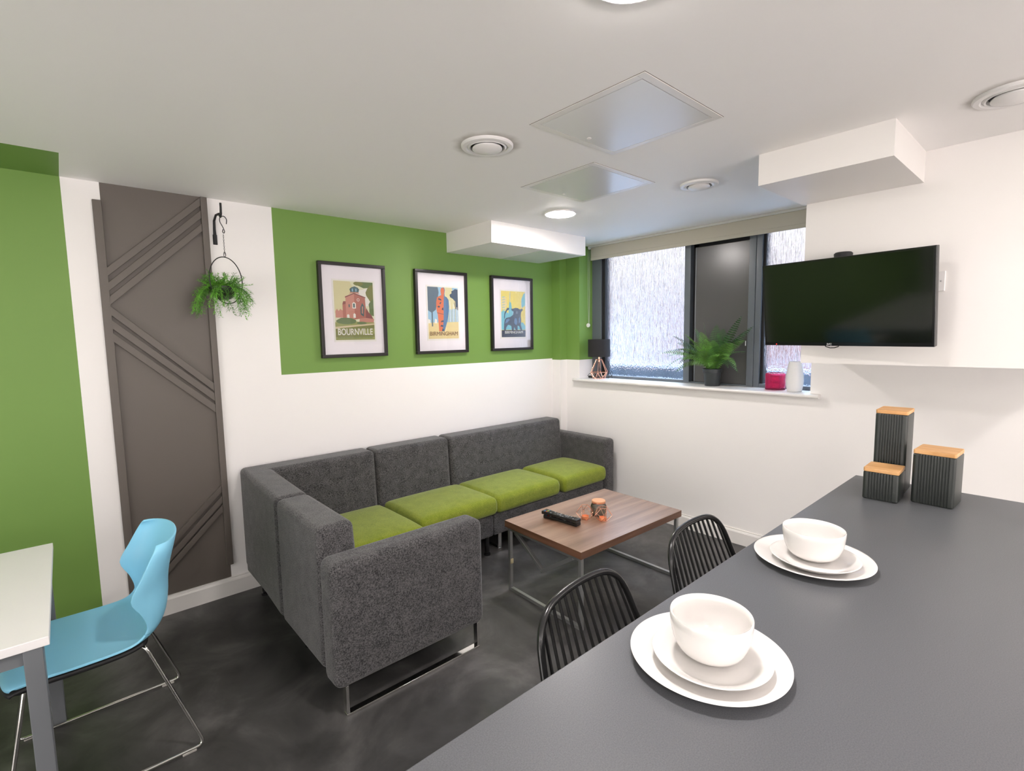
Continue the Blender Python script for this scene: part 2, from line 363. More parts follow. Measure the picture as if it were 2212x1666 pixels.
# ceiling (green strip carried onto it at the far left)
c = MB()
c.poly([(X0, Y0, ZC), (X0, 2.867, ZC), (XB+0.3, 2.867, ZC), (XB+0.3, Y0, ZC)], 0)
c.poly([(0.054, 2.867, ZC), (0.054, YA+0.1, ZC), (XB+0.3, YA+0.1, ZC), (XB+0.3, 2.867, ZC)], 0)
c.poly([(X0, 2.867, ZC), (X0, YA+0.1, ZC), (0.054, YA+0.1, ZC), (0.054, 2.867, ZC)], 1)
c.box((X0, Y0, ZC+0.001), (XB+0.3, YA+0.15, ZC+0.12), 0)
struct(c.build('ceiling', [M_ceil, M_green]))
# right wall with the window opening
WY0, WY1, WZ0 = 1.113, 3.010, 1.085
w = MB()
w.box((XB, Y0, 0), (XB+0.3, WY0, ZC+0.05)); w.box((XB, WY0, 0), (XB+0.3, WY1, WZ0)); w.box((XB, WY1, 0), (XB+0.3, YA+0.05, 1.272)); w.box((XB, WY1, 1.272), (XB+0.3, YA+0.05, ZC+0.05), 1)
struct(w.build('wall_right', [M_wall, M_green]))
struct(MB().box((X0-0.15, Y0, 0), (X0, YA+0.1, ZC+0.1)).build('wall_back', M_wall))
struct(MB().box((X0-0.15, Y0-0.15, 0), (XB+0.3, Y0, ZC+0.1)).build('wall_front', M_wall))
# pipe boxing in the corner
b = MB(); b.box((3.405, 3.165, 0), (XB+0.002, YA+0.002, 1.272), 0); b.box((3.405, 3.165, 1.272), (XB+0.002, YA+0.002, ZC), 1)
struct(b.build('trim_1', [M_wall, M_green]))
# dropped boxing over the pictures, its underside carries an access panel
b = MB(); b.box((2.255, 2.727, 2.139), (3.243, YA+0.002, ZC+0.001), 0); b.box((2.77, 2.745, 2.1365), (3.225, 3.245, 2.14), 1)
struct(b.build('trim_2', [M_box, M_hatch]))
# boxing over the worktop end
struct(MB().box((2.395, 0.512, 2.151), (2.945, 1.009, ZC+0.001)).build('trim_3', M_box))
# big boxed-out section carrying the television
struct(MB().box((2.943, -0.02, 1.330), (XB+0.002, 0.991, ZC+0.001)).build('trim_4', M_box))
# skirtings with a stepped top
def skirt(name, p, q, nrm):
    p = Vector(p); q = Vector(q); n = Vector(nrm); m = MB()
    prof = [(0, 0), (0.018, 0), (0.018, 0.085), (0.014, 0.093), (0.008, 0.097), (0.008, 0.105), (0, 0.105)]
    a = [p + n*d + Vector((0, 0, z)) for d, z in prof]
    m.prism(a, q-p); return struct(m.build(name, M_trim))
skirt('baseboard_left', (X0, YA, 0), (3.405, YA, 0), (0, -1, 0))
skirt('baseboard_right', (XB, Y0, 0), (XB, 3.165, 0), (-1, 0, 0))
skirt('baseboard_back', (X0, Y0, 0), (X0, YA, 0), (1, 0, 0))
# window sill (bull-nosed board)
m = MB(); pr = []
for i in range(9):
    a = -PI/2 + PI*i/8; pr.append((3.452 - 0.0125*math.cos(a), 1.0925 + 0.0125*math.sin(a)))
pts = [Vector((x, 1.052, z)) for x, z in pr] + [Vector((XB+0.002, 1.052, 1.105)), Vector((XB+0.002, 1.052, 1.08))]
m.prism(pts, (0, 3.052-1.052, 0)); m.box((XB, WY0, 1.08), (XG+0.02, WY1, 1.105))
struct(m.build('trim_5', M_trim, smooth=True, angle=35))

# window: frame, two textured panes, one solid opening panel
win = bpy.data.objects.new('window_1', None); COL.objects.link(win); struct(win)
zb, zt = 1.105, ZC+0.02
f = MB()
f.box((XG, 2.908, zb), (XG+0.09, WY1+0.01, zt))                       # left jamb
f.box((XG+0.012, 2.872, zb), (XG+0.09, 2.908, zt), 1)                 # dark glazing rebate
f.box((XG, 2.040, zb), (XG+0.09, 2.090, zt))                          # mullion
f.box((XG, 1.505, zb), (XG+0.09, 1.545, zt))
f.box((XG-0.006, 1.545, zb), (XG+0.09, 1.592, zt))
f.box((XG+0.02, 1.487, zb), (XG+0.09, 1.505, zt), 1)
f.box((XG, 1.10, zb), (XG+0.09, 1.505, zb+0.026)); f.box((XG, 2.090, zb), (XG+0.09, 2.908, zb+0.022))
f.box((XG, 1.592, zb), (XG+0.09, 2.040, zb+0.012))
f.box((XG, 1.10, 2.22), (XG+0.09, WY1, zt)); f.box((XG+0.001, WY1-0.012, zb), (XG+0.05, WY1+0.01, zt), 1)
f.box((XG, WY0-0.02, zb), (XG+0.09, WY0+0.012, zt))
f.build('window_frame', [M_anth, M_gap], win, bevel=0.002, seg=1)
MB().box((XG+0.035, 2.088, zb+0.02), (XG+0.043, 2.874, 2.225)).build('window_pane', M_rain, win)
MB().box((XG+0.035, WY0+0.01, zb+0.02), (XG+0.043, 1.489, 2.225)).build('window_pane', M_rain, win)
pn = MB().box((XG+0.022, 1.592, zb+0.012), (XG+0.06, 2.002, 2.150)).build('opening_panel', M_anthpanel, win, bevel=0.003, seg=2)
pn['label'] = 'solid dark grey opening panel'
MB().box((XG+0.05, 2.0, zb+0.01), (XG+0.075, 2.042, 2.23)).box((XG+0.05, 1.59, 2.148), (XG+0.075, 2.04, 2.23)).build('panel_recess', M_gap, win)
g = MB(); g.box((XG+0.030, 2.006, zb+0.012), (XG+0.055, 2.016, 2.15)); g.build('panel_seal', M_greyleg, win)
MB().lathe([(0.0001, 0), (0.004, 0), (0.004, 0.035), (0.0001, 0.035)], (XG-0.008, 1.60, 1.40), 10).build('panel_catch', M_steel, win)

# outside: pale brick building and a ledge of paving
def brick_mat():
    m = mat('pale_brick', (0.5, 0.25, 0.2), 0.9); N, L = nodes_of(m); b = N['Principled BSDF']; tc = [x for x in N if x.type == 'TEX_COORD'][0]
    mp = N.new('ShaderNodeMapping'); mp.inputs['Rotation'].default_value = (0, PI/2, PI/2); L.new(tc.outputs['Object'], mp.inputs[0])
    br = N.new('ShaderNodeTexBrick'); br.inputs['Scale'].default_value = 4.0; br.inputs['Color1'].default_value = (0.155, 0.062, 0.047, 1); br.inputs['Color2'].default_value = (0.19, 0.085, 0.066, 1); br.inputs['Mortar'].default_value = (0.19, 0.13, 0.11, 1)
    L.new(mp.outputs[0], br.inputs[0]); L.new(br.outputs[0], b.inputs['Base Color']); return m
bl = MB(); bl.box((6.2, 1.8, 0), (9.0, 4.1, 2.05)); bl.box((6.15, 1.75, 2.05), (9.0, 4.15, 2.12), 1)
bl.box((6.17, 3.2, 1.2), (6.3, 3.6, 1.8), 1)
tag(bl.build('brick_building', [brick_mat(), mat('grey_coping', (0.4, 0.4, 0.4), 0.8)]), 'pink brick building seen blurred through the patterned left window pane', 'building')
pv = MB().box((XB+0.31, -4, 0), (14, 14, 0.0001)); pv.box((XB+0.31, -4, -0.1), (14, 14, 0))
struct(pv.build('ground', mat('wet_paving', (0.30, 0.36, 0.44), 0.7, noise=0.3, nscale=3)))
struct(MB().box((3.90, 0.6, 0.0), (4.15, 3.6, 1.20)).build('outer_wall_ledge', mat('blue_grey_ledge', (0.14, 0.18, 0.24), 0.7, noise=0.4, nscale=9)))

# ================================================================ CEILING FITTINGS
def downlight(x, y, label):
    t = thing('ceiling_downlight', label, 'ceiling light', (x, y, ZC), 0, 'flat round LED ceiling lights')
    MB().lathe([(0.098, 0.0), (0.102, -0.004), (0.100, -0.010), (0.094, -0.010)], seg=48).build('trim_ring', M_whiteplastic, t, smooth=True)
    MB().lathe([(0.095, -0.006), (0.094, -0.011), (0.088, -0.013), (0.0001, -0.0135)], seg=48).build('diffuser', M_lamp, t, smooth=True)
    return t
lab = {0: 'round glowing LED ceiling light beside the white boxing over the pictures', 1: 'round glowing LED ceiling light cut off by the top edge of the photo'}
for i, (x, y) in enumerate(LAMPS):
    downlight(x, y, lab.get(i, 'round LED ceiling light out of view behind the camera'))

def vent(x, y, r, label, rot=0):
    t = thing('ceiling_vent', label, 'air vent', (x, y, ZC), rot, 'round white extract vents in the ceiling')
    MB().lathe([(r, 0), (r, -0.006), (r*0.96, -0.011), (r*0.82, -0.013), (r*0.76, -0.008), (r*0.70, -0.014), (r*0.66, -0.012), (r*0.63, 0.0)], seg=56).build('outer_ring', M_whiteplastic, t, smooth=True)
    MB().lathe([(r*0.64, -0.001), (0.0001, -0.001)], seg=40).build('dark_throat', M_gap, t)
    MB().lathe([(r*0.50, -0.004), (r*0.57, -0.012), (r*0.57, -0.017), (r*0.48, -0.023), (r*0.2, -0.029), (0.0001, -0.031)], seg=48).build('valve_disc', M_whiteplastic, t, smooth=True)
    return t
vent(*VENTS[0], 0.108, 'round white ceiling vent left of the large access panel, dust ringed')
vent(*VENTS[1], 0.098, 'small round white ceiling vent nearest the window')
vent(*VENTS[2], 0.112, 'round white ceiling vent at the right edge of the photo, dust ringed')

def hatch(cx, cy, sx, sy, label, rot=0, drop=0.0):
    t = thing('access_panel', label, 'access panel', (cx, cy, ZC), rot, 'square access panels in the ceiling')
    f = MB(); a, b_ = sx/2, sy/2; q = 0.028
    for A, B in (((-a, -b_), (a, -b_+q)), ((-a, b_-q), (a, b_)), ((-a, -b_+q), (-a+q, b_-q)), ((a-q, -b_+q), (a, b_-q))): f.box((A[0], A[1], -0.003), (B[0], B[1], 0.002))
    f.build('panel_frame', M_trim, t, bevel=0.0008, seg=1)
    MB().box((-a-0.002, -b_-0.002, -0.0008), (a+0.002, b_+0.002, 0.001)).build('shadow_gap', M_line, t)
    MB().box((-a+q+0.0025, -b_+q+0.0025, -0.003-drop), (a-q-0.0025, b_-q-0.0025, 0.0015)).build('panel_door', M_hatch, t)
    lk = MB().lathe([(0.009, -0.003), (0.009, -0.006), (0.0001, -0.0065)], (0, 0, 0), 16).build('lock', M_trim, t); lk.location = (0.02, b_-0.06, 0)
    return t
hatch(1.626, 1.174, 0.500, 0.500, 'large square ceiling access panel nearer the camera')
hatch(2.140, 1.785, 0.495, 0.495, 'square ceiling access panel nearer the window beside the round light', -0.006)

# ================================================================ LEFT WALL FEATURES
sl = thing('feature_batten_panel', 'taupe painted feature of diagonal wooden battens on the left wall', 'wall panelling', (0, YA, 0))
def batten(pts, name='batten', d=0.02):
    return MB().prism([(x, 0.0, z) for x, z in pts], (0, -d, 0)).build(name, M_taupe, sl, bevel=0.0015, seg=1)
batten([(0.166, 0.14), (0.2015, 0.14), (0.2015, 2.197), (0.166, 2.197)], 'upright')
batten([(0.628, 0.185), (0.660, 0.185), (0.660, ZC-0.002), (0.628, ZC-0.002)], 'upright')
for za, zb_ in ((1.870, 2.278), (1.797, 2.212), (1.728, 2.141)):
    batten([(0.198, za-0.043), (0.627, zb_-0.043), (0.627, zb_), (0.198, za)])
for za, zb_ in ((1.683, 1.263), (1.615, 1.205), (1.549, 1.140)):
    batten([(0.198, za-0.046), (0.627, zb_-0.048), (0.627, zb_), (0.198, za)])
for zb_ in (0.668, 0.606, 0.553):
    h = zb_ - 0.42
    batten([(0.198, h-0.042), (0.627, zb_-0.04), (0.627, zb_), (0.198, h)])

# pictures
def pic(x0, x1, label, gname, art):
    t = thing('framed_poster', label, 'picture', (x0, YA, 1.375), 0, 'black framed travel posters on the green wall')
    W_, H_ = x1-x0, 0.619; fw = 0.021; f = MB()
    f.box((0, -0.032, 0), (W_, -0.002, fw)); f.box((0, -0.032, H_-fw), (W_, -0.002, H_)); f.box((0, -0.032, fw), (fw, -0.002, H_-fw)); f.box((W_-fw, -0.032, fw), (W_, -0.002, H_-fw))
    f.build('frame', M_pframe, t, bevel=0.0015, seg=1)
    MB().box((fw-0.003, -0.014, fw-0.003), (W_-fw+0.003, -0.002, H_-fw+0.003)).build('mount', M_mount, t)
    return t, W_, H_
def artpoly(pr, polys, ox, oz, w_, h_, y=-0.0172, scale=1.0):
    # polys: (material, [(u,v)...]) laid one over another by a hair
    m = MB(); mats = []
    for i, (mt, pts) in enumerate(polys):
        if mt not in mats: mats.append(mt)
        m.poly([(ox + u*w_, y - 0.00006*i, oz + v*h_) for u, v in pts], mats.index(mt))
    me_o = m.build('print', mats, pr)
    # make every polygon face the room
    return me_o
def C(name, col): return mat(name, col, 0.55)
def blob(cx, cy, rx, ry, n=14, seed=1, jag=0.18):
    rr = random.Random(seed); return [(cx+rx*math.cos(2*PI*i/n)*(1+rr.uniform(-jag, jag)), cy+ry*math.sin(2*PI*i/n)*(1+rr.uniform(-jag, jag))) for i in range(n)]
def clampp(p): return [(min(1, max(0, u)), min(1, max(0, v))) for u, v in p]
k_cream = C('print_cream', (0.66, 0.62, 0.36)); k_sky = C('print_pale_sky', (0.70, 0.70, 0.50)); k_brick = C('print_brick_red', (0.43, 0.15, 0.11)); k_brick2 = C('print_brick_light', (0.56, 0.25, 0.19)); k_brick3 = C('print_brick_dark', (0.25, 0.08, 0.07))
k_green = C('print_olive', (0.20, 0.21, 0.055)); k_green2 = C('print_hedge', (0.13, 0.19, 0.07)); k_green3 = C('print_grass', (0.30, 0.32, 0.10)); k_path = C('print_path', (0.66, 0.55, 0.36)); k_teal = C('print_teal', (0.06, 0.13, 0.14)); k_whit = C('print_white', (0.80, 0.78, 0.72))
k_navy = C('print_navy', (0.045, 0.075, 0.12)); k_slate = C('print_slate', (0.11, 0.16, 0.21)); k_blue = C('print_blue', (0.10, 0.20, 0.36)); k_lblue = C('print_light_blue', (0.30, 0.50, 0.66)); k_orange = C('print_orange', (0.66, 0.17, 0.07)); k_yel = C('print_yellow', (0.76, 0.64, 0.14)); k_sand = C('print_sand', (0.72, 0.60, 0.30)); k_cyan = C('print_cyan', (0.16, 0.48, 0.58)); k_ink = C('print_ink', (0.012, 0.018, 0.04)); k_brown = C('print_brown', (0.20, 0.10, 0.05))
def finish_pic(t, W_, H_, ox, oz, w_, h_):
    MB().box((ox-0.010, -0.0165, oz-0.013), (ox+w_+0.012, -0.0135, oz+h_+0.011)).build('print_border', M_paper, t)
    MB().box((0.018, -0.0262, 0.018), (W_-0.018, -0.0245, H_-0.018)).build('glass', M_picglass, t)
# 1: brick tower on a hill
t, W_, H_ = pic(1.249, 1.713, 'framed poster of a red brick tower reading BOURNVILLE, leftmost of three', '', None)
ox, oz, w_, h_ = 0.099, 0.115, 0.275, 0.386; finish_pic(t, W_, H_, ox, oz, w_, h_)
P = [(k_sky, [(0, 0), (1, 0), (1, 1), (0, 1)]), (k_cream, [(0, .45), (.4, .5), (.55, .8), (.4, 1), (0, 1)]), (k_whit, [(.55, .55), (.95, .6), (.9, .9), (.6, .85), (.45, .7)]),
 (k_green2, clampp(blob(.88, .97, .3, .08, 16, 3))), (k_green, clampp(blob(.98, .82, .16, .15, 16, 4))), (k_green2, clampp(blob(1.0, .55, .14, .16, 16, 5))), (k_green, clampp(blob(.62, .97, .12, .04, 12, 6))),
 (k_brick2, [(.02, .38), (.20, .38), (.20, .50), (.14, .53), (.1, .49), (.06, .53), (.02, .49)]), (k_brick, [(.20, .38), (.30, .36), (.30, .64), (.27, .66), (.22, .65), (.20, .62)]), (k_brick3, [(.20, .60), (.30, .62), (.29, .66), (.22, .66)]),
 (k_brick2, [(.28, .36), (.50, .35), (.50, .80), (.28, .73)]), (k_brick, [(.50, .35), (.80, .38), (.78, .72), (.50, .80)]), (k_brick3, [(.78, .35), (.98, .36), (.94, .42), (.86, .48), (.80, .56)]),
 (k_brick3, [(.27, .72), (.50, .79), (.79, .72), (.79, .74), (.50, .81), (.27, .74)]),
 (k_brick2, [(.38, .79), (.50, .81), (.64, .79), (.60, .83), (.42, .83)]), (k_teal, [(.41, .82), (.62, .82), (.64, .87), (.60, .90), (.52, .92), (.44, .90), (.39, .87)]), (k_lblue, [(.45, .83), (.48, .83), (.48, .88), (.45, .88)]), (k_lblue, [(.54, .83), (.57, .83), (.57, .88), (.54, .88)]),
 (k_whit, blob(.60, .69, .035, .025, 14, 2, 0)), (k_brick, blob(.60, .69, .025, .018, 14, 2, 0)),
 (k_whit, [(.445, .54), (.535, .54), (.535, .63), (.49, .65), (.445, .63)]), (k_teal, [(.465, .555), (.51, .555), (.51, .625), (.465, .625)]), (k_teal, [(.35, .56), (.38, .56), (.38, .61), (.35, .61)]),
 (k_teal, [(.65, .44), (.73, .40), (.75, .58), (.70, .64), (.65, .56)]), (k_brick2, [(.68, .46), (.71, .45), (.72, .58), (.69, .58)]), (k_whit, [(.30, .37), (.36, .37), (.36, .43), (.33, .44), (.30, .43)]), (k_whit, [(.46, .38), (.52, .38), (.52, .44), (.49, .46), (.46, .44)]),
 (k_brick2, [(.60, .28), (.98, .29), (1, .36), (.80, .38), (.62, .36)]),
 (k_green3, [(0, .20), (1, .20), (1, .30), (.6, .31), (.3, .34), (0, .30)]), (k_green2, clampp(blob(.28, .325, .27, .055, 18, 8, .12))), (k_green2, clampp(blob(.67, .29, .13, .025, 12, 9, .1))),
 (k_path, [(0, .225), (1, .285), (1, .262), (0, .195)]), (k_green, [(0, 0), (1, 0), (1, .255), (0, .19)]), (k_green3, [(.45, .09), (1, .10), (1, .20), (.5, .15)]), (k_green3, [(0, .0), (1, 0), (1, .05), (0, .05)])]
pp = artpoly(t, P, ox, oz, w_, h_)
text_mesh('lettering', 'BOURNVILLE', 0.060, k_whit, pp, (ox+w_/2, -0.0200, oz+0.033), (1, 0, 0), (0, 0, 1), width=0.245, bold=0.0008)
# faint caption line kept as an illegible row of marks
cap = MB(); rr = random.Random(5); x = ox+0.014
while x < ox+w_-0.02:
    l = rr.uniform(0.004, 0.012); cap.box((x, -0.0202, oz+0.012), (x+l, -0.0198, oz+0.0165)); x += l+rr.uniform(0.0015, 0.004)
cap.build('caption_marks', k_green2, pp)
# 2: standing figure
t, W_, H_ = pic(1.951, 2.420, 'framed poster of an orange and blue standing figure reading BIRMINGHAM, middle of three', '', None)
ox, oz, w_, h_ = 0.108, 0.111, 0.275, 0.388; finish_pic(t, W_, H_, ox, oz, w_, h_)
P = [(k_lblue, [(0, .3), (1, .3), (1, 1), (0, 1)]), (k_sand, [(0, 0), (1, 0), (1, .33), (0, .31)]), (k_cream, [(.5, .55), (.95, .6), (.8, 1), (.5, 1)]), (k_slate, clampp([(0, .55), (.12, .5), (.25, .56), (.3, .7), (.36, .9), (.33, 1), (0, 1)])), (k_navy, clampp(blob(.93, .86, .17, .13, 18, 21, .25))), (k_navy, clampp(blob(.98, .68, .10, .12, 14, 22, .25)))]
for i in range(7): u = .60 + i*.058; P.append((k_sand if i % 2 else k_whit, [(u, .33), (u+.018, .33), (u+.018, .62+.06*(i % 3)), (u, .62+.06*(i % 3))]))
P += [(k_slate, [(.11, .24), (.15, .24), (.15, .55), (.11, .55)]), (k_whit, [(0, .3), (.07, .3), (.07, .36), (.02, .38), (0, .37)]), (k_whit, [(.2, .3), (.28, .3), (.28, .37), (.22, .39)]), (k_path, [(0, .22), (1, .25), (1, .255), (0, .225)]),
 (k_blue, [(.42, .145), (.52, .145), (.60, .30), (.66, .45), (.69, .62), (.68, .76), (.62, .81), (.56, .83), (.55, .88), (.57, .95), (.54, 1.0), (.47, .99), (.48, .5)]),
 (k_orange, [(.34, .145), (.46, .145), (.50, .4), (.52, .83), (.54, .90), (.545, .96), (.50, 1.0), (.44, .98), (.42, .93), (.44, .85), (.38, .83), (.30, .80), (.27, .70), (.27, .58), (.31, .46), (.33, .30)]),
 (k_navy, [(.33, .76), (.45, .74), (.43, .77), (.35, .79)]), (k_navy, [(.30, .62), (.36, .60), (.40, .63), (.34, .64)]), (k_navy, [(.44, .57), (.50, .55), (.50, .61), (.46, .60)]), (k_navy, [(.29, .50), (.50, .47), (.50, .478), (.29, .51)]), (k_navy, [(.40, .32), (.50, .33), (.49, .36), (.42, .35)]), (k_navy, [(.38, .24), (.47, .23), (.48, .26), (.41, .27)]), (k_navy, [(.43, .145), (.50, .145), (.50, .19), (.45, .20)]), (k_navy, [(.37, .68), (.41, .67), (.44, .72), (.40, .71)])]
pp = artpoly(t, P, ox, oz, w_, h_)
text_mesh('lettering', 'BIRMINGHAM', 0.043, k_brown, pp, (ox+w_/2, -0.0200, oz+0.024), (1, 0, 0), (0, 0, 1), width=0.252)
# 3: bull
t, W_, H_ = pic(2.666, 3.135, 'framed poster of a dark blue bull reading BIRMINGHAM, rightmost of three', '', None)
ox, oz, w_, h_ = 0.111, 0.113, 0.275, 0.388; finish_pic(t, W_, H_, ox, oz, w_, h_)
P = [(k_yel, [(0, 0), (1, 0), (1, 1), (0, 1)]), (k_cyan, [(0, .16), (1, .16), (1, .45), (.8, .5), (.6, .48), (.35, .5), (.1, .58), (0, .55)]), (k_sand, [(.85, .45), (.8, .65), (.82, .8), (.95, .97), (1, 1), (1, .3)]), (k_cyan, [(.93, .95), (.84, .84), (.84, .7), (.9, .58), (1, .55), (1, .98)]),
 (k_yel, [(.25, .34), (.9, .32), (1, .24), (1, .7), (.8, .62), (.75, .5)]), (k_sand, [(.02, .62), (.14, .58), (.24, .7), (.2, .86), (.05, .88)]), (k_lblue, [(.33, .6), (.36, .6), (.375, .98), (.355, .98)]), (k_cyan, [(.28, .46), (.62, .46), (.56, .64), (.44, .6), (.40, .76), (.33, .76), (.30, .6)])]
for i in range(6): P.append((k_cyan, [(.03, .86-i*.055), (.14, .88-i*.055), (.15, .865-i*.055), (.03, .85-i*.055)]))
P += [(k_lblue, [(.44, .46), (.56, .46), (.55, .54), (.5, .6), (.46, .56)]),
 (k_ink, [(0, 0), (1, 0), (1, .152), (0, .152)]),
 (k_navy, [(.09, .15), (.17, .15), (.19, .21), (.26, .27), (.34, .26), (.40, .24), (.42, .15), (.50, .15), (.52, .22), (.58, .15), (.66, .15), (.66, .25), (.73, .24), (.78, .15), (.86, .15), (.80, .28), (.82, .36), (.80, .48), (.82, .55), (.90, .60), (.86, .63), (.76, .61), (.68, .64), (.56, .64), (.48, .62), (.40, .62), (.42, .58), (.50, .56), (.48, .49), (.36, .44), (.20, .42), (.13, .38), (.10, .28)]),
 (k_blue, [(.14, .30), (.24, .32), (.34, .38), (.30, .40), (.20, .39)]), (k_blue, [(.52, .30), (.60, .26), (.66, .32), (.62, .42), (.54, .4)]), (k_slate, [(.58, .52), (.66, .5), (.7, .56), (.62, .58)]), (k_blue, [(.70, .3), (.77, .32), (.78, .44), (.72, .42)]),
 (k_navy, [(.10, .40), (.13, .40), (.15, .50), (.24, .58), (.31, .60), (.32, .63), (.24, .64), (.20, .60), (.12, .52)])]
pp = artpoly(t, P, ox, oz, w_, h_)
text_mesh('lettering', 'BIRMINGHAM', 0.032, k_whit, pp, (ox+w_*0.5, -0.0212, oz+0.030), (1, 0, 0), (0, 0, 1), width=0.205, bold=0.0)

# hanging planter
br = thing('wall_hook_bracket', 'black iron wall bracket holding the hanging planter', 'bracket', (0.690, YA, 2.12))
m = MB(); m.tube([(0, -0.004, -0.075), (0, -0.006, -0.05), (0, -0.004, 0.0), (0, -0.012, 0.045), (0.0, -0.06, 0.066), (0.0, -0.130, 0.060), (0, -0.158, 0.040), (0, -0.172, 0.052), (0, -0.178, 0.085), (0, -0.178, 0.108)], [0.0085, 0.009, 0.007, 0.0065, 0.006, 0.006, 0.006, 0.006, 0.0055, 0.0055], 10)
m.build('arm', M_blackmatte, br, smooth=True)
MB().box((-0.011, -0.006, -0.085), (0.011, 0.0, -0.03)).build('wall_plate', M_blackmatte, br, bevel=0.002)
pl = thing('hanging_planter', 'black ring planter with trailing green foliage hung on a chain', 'hanging plant', (0.698, 3.108, 0))
m = MB(); hk = [(0.018, 0, 2.125), (0.022, 0, 2.15), (0.008, 0, 2.168), (-0.012, 0, 2.158), (-0.014, 0, 2.135), (0.0, 0, 2.108), (0.008, 0, 2.085), (0.004, 0, 2.074), (-0.003, 0, 2.080), (0.0, 0, 2.095)]
m.tube(rounded(hk, 0.01, 3), 0.0022, 8); m.build('chain_hook', M_blackmatte, pl, smooth=True)
m = MB()
for i in range(13):
    z = 2.068-i*0.0082; a = 0 if i % 2 else PI/2
    m.tube([(0.0025*math.cos(q)*math.cos(a), 0.0025*math.cos(q)*math.sin(a), z-0.003+0.0056*math.sin(q)) for q in [2*PI*j/10 for j in range(10)]], 0.0008, 5, True)
m.tube([(0.005*math.cos(q), 0, 1.962+0.013*math.sin(q)) for q in [2*PI*j/12 for j in range(12)]], 0.0016, 6, True)
m.build('chain', M_blackmatte, pl, smooth=True)
TH = math.radians(-13+52); dx, dy = math.cos(TH), math.sin(TH); RC = 1.824; RR = 0.124
MB().tube([(RR*math.cos(q)*dx, RR*math.cos(q)*dy, RC+RR*math.sin(q)) for q in [2*PI*j/64 for j in range(64)]], 0.0026, 8, True).build('ring', M_blackmatte, pl, smooth=True)
pc = (-0.030*dx, -0.030*dy)
prof = [(0.0001, 1.715)] + [(0.070*math.sin(a), 1.787-0.072*math.cos(a)) for a in [PI/2*i/8 for i in range(1, 9)]] + [(0.065, 1.787)] + [(0.064*math.sin(a), 1.785-0.066*math.cos(a)) for a in [PI/2*i/6 for i in range(5, 0, -1)]]
MB().lathe(prof, (pc[0], pc[1], 0), 36).build('pot', mat('dark_green_bowl', (0.012, 0.018, 0.010), 0.45), pl, smooth=True)
rr = random.Random(11); m = MB()
def needle(m, p, d, l, w_, mi=0):
    d = d.normalized(); s_ = d.cross(Vector((0, 0, 1)))
    if s_.length < 0.05: s_ = Vector((1, 0, 0))
    s_.normalize(); n = d.cross(s_); a = p + d*l*0.45
    m.add([p, a+s_*w_, p+d*l + Vector((0, 0, -0.15*l)), a-s_*w_, a+n*w_*0.5], [(0, 1, 4), (1, 2, 4), (2, 3, 4), (3, 0, 4)], mi)
for k in range(120):
    a = rr.uniform(0, 2*PI); top = k < 62
    if top: L_ = rr.uniform(0.04, 0.095); lift = rr.uniform(0.2, 1.3)
    else: L_ = rr.uniform(0.09, 0.21); lift = rr.uniform(0.1, 0.6)
    r0 = rr.uniform(0.0, 0.055); p = Vector((pc[0]+r0*math.cos(a), pc[1]+r0*math.sin(a), 1.785))
    v = Vector((math.cos(a), math.sin(a)*0.75, lift)).normalized()
    n = max(4, int(L_/0.011)); stem = [p.copy()]; mi = 0 if rr.random() < 0.6 else 1
    for i in range(n):
        v = (v + Vector((0, 0, -0.02 if top else -0.19)) + Vector((rr.uniform(-.12, .12), rr.uniform(-.12, .12), 0))).normalized(); p = p + v*L_/n
        if p.y > 0.135: p.y = 0.135
        stem.append(p.copy())
        for q in range(4):
            aa = rr.uniform(0, 2*PI); dd = Vector((math.cos(aa), math.sin(aa), rr.uniform(-0.3, 0.8))) + v*0.7
            needle(m, p, dd, rr.uniform(0.014, 0.027), 0.0021, mi)
    m.tube(stem, 0.0009, 4, mi=mi)
m.build('foliage', [M_leaf, mat('deep_green_leaf', (0.08, 0.24, 0.03), 0.5, noise=0.3, nscale=25)], pl)

# ================================================================ SOFA
sofa = thing('corner_sofa', 'charcoal fabric L-shaped corner sofa with lime green seat cushions', 'sofa', (0.70, 1.83, 0))
SX, SY = 0.70, 1.83
def sb(name, a, b, mt=M_char, bev=0.03, seg=4, fn=None, n=(1, 1, 1), lab=None):
    A = (a[0]-SX, a[1]-SY, a[2]); B = (b[0]-SX, b[1]-SY, b[2])
    o = gridbox(A, B, *n, fn=fn).build(name, mt, sofa, bevel=bev, seg=seg)
    if lab: o['label'] = lab
    return o
BT = 0.757; BY = 3.24
def recl_y(u, v, w, p):     # front face leans back towards the top (front = low y)
    if v == 0: p.y += 0.035*w
    return p
def recl_x(u, v, w, p):
    if u == 1: p.x -= 0.035*w
    return p
def loft(name, p0, p1, mt, bev):
    m = MB(); n = len(p0); m.v = [(x-SX, y-SY, z) for x, y, z in p0+p1]; m.f = [tuple(range(n))[::-1], tuple(range(n, 2*n))]+[(i, (i+1) % n, n+(i+1) % n, n+i) for i in range(n)]; m.m = [0]*(n+2)
    return m.build(name, mt, sofa, bevel=bev, seg=4)
def Lp(z, d): return [(0.690+0.03*0, 2.468, z), (0.880-d, 2.468, z), (0.880-d+0.02, 3.03+d, z), (1.497, 3.03+d, z), (1.497, BY, z), (0.722, BY, z)]
o = loft('backrest', Lp(0.16, 0), Lp(BT, 0.035), M_char, 0.03); o['label'] = 'L-shaped corner backrest'
sb('backrest', (1.503, 3.03, 0.16), (2.087, BY, BT), fn=recl_y)
sb('backrest', (2.093, 3.03, 0.16), (3.298, BY, BT), fn=recl_y)
sb('backrest', (0.690, 1.945, 0.16), (0.880, 2.462, BT), fn=recl_x)
sb('armrest', (0.694, 1.832, 0.125), (1.430, 1.965, 0.640), bev=0.035)
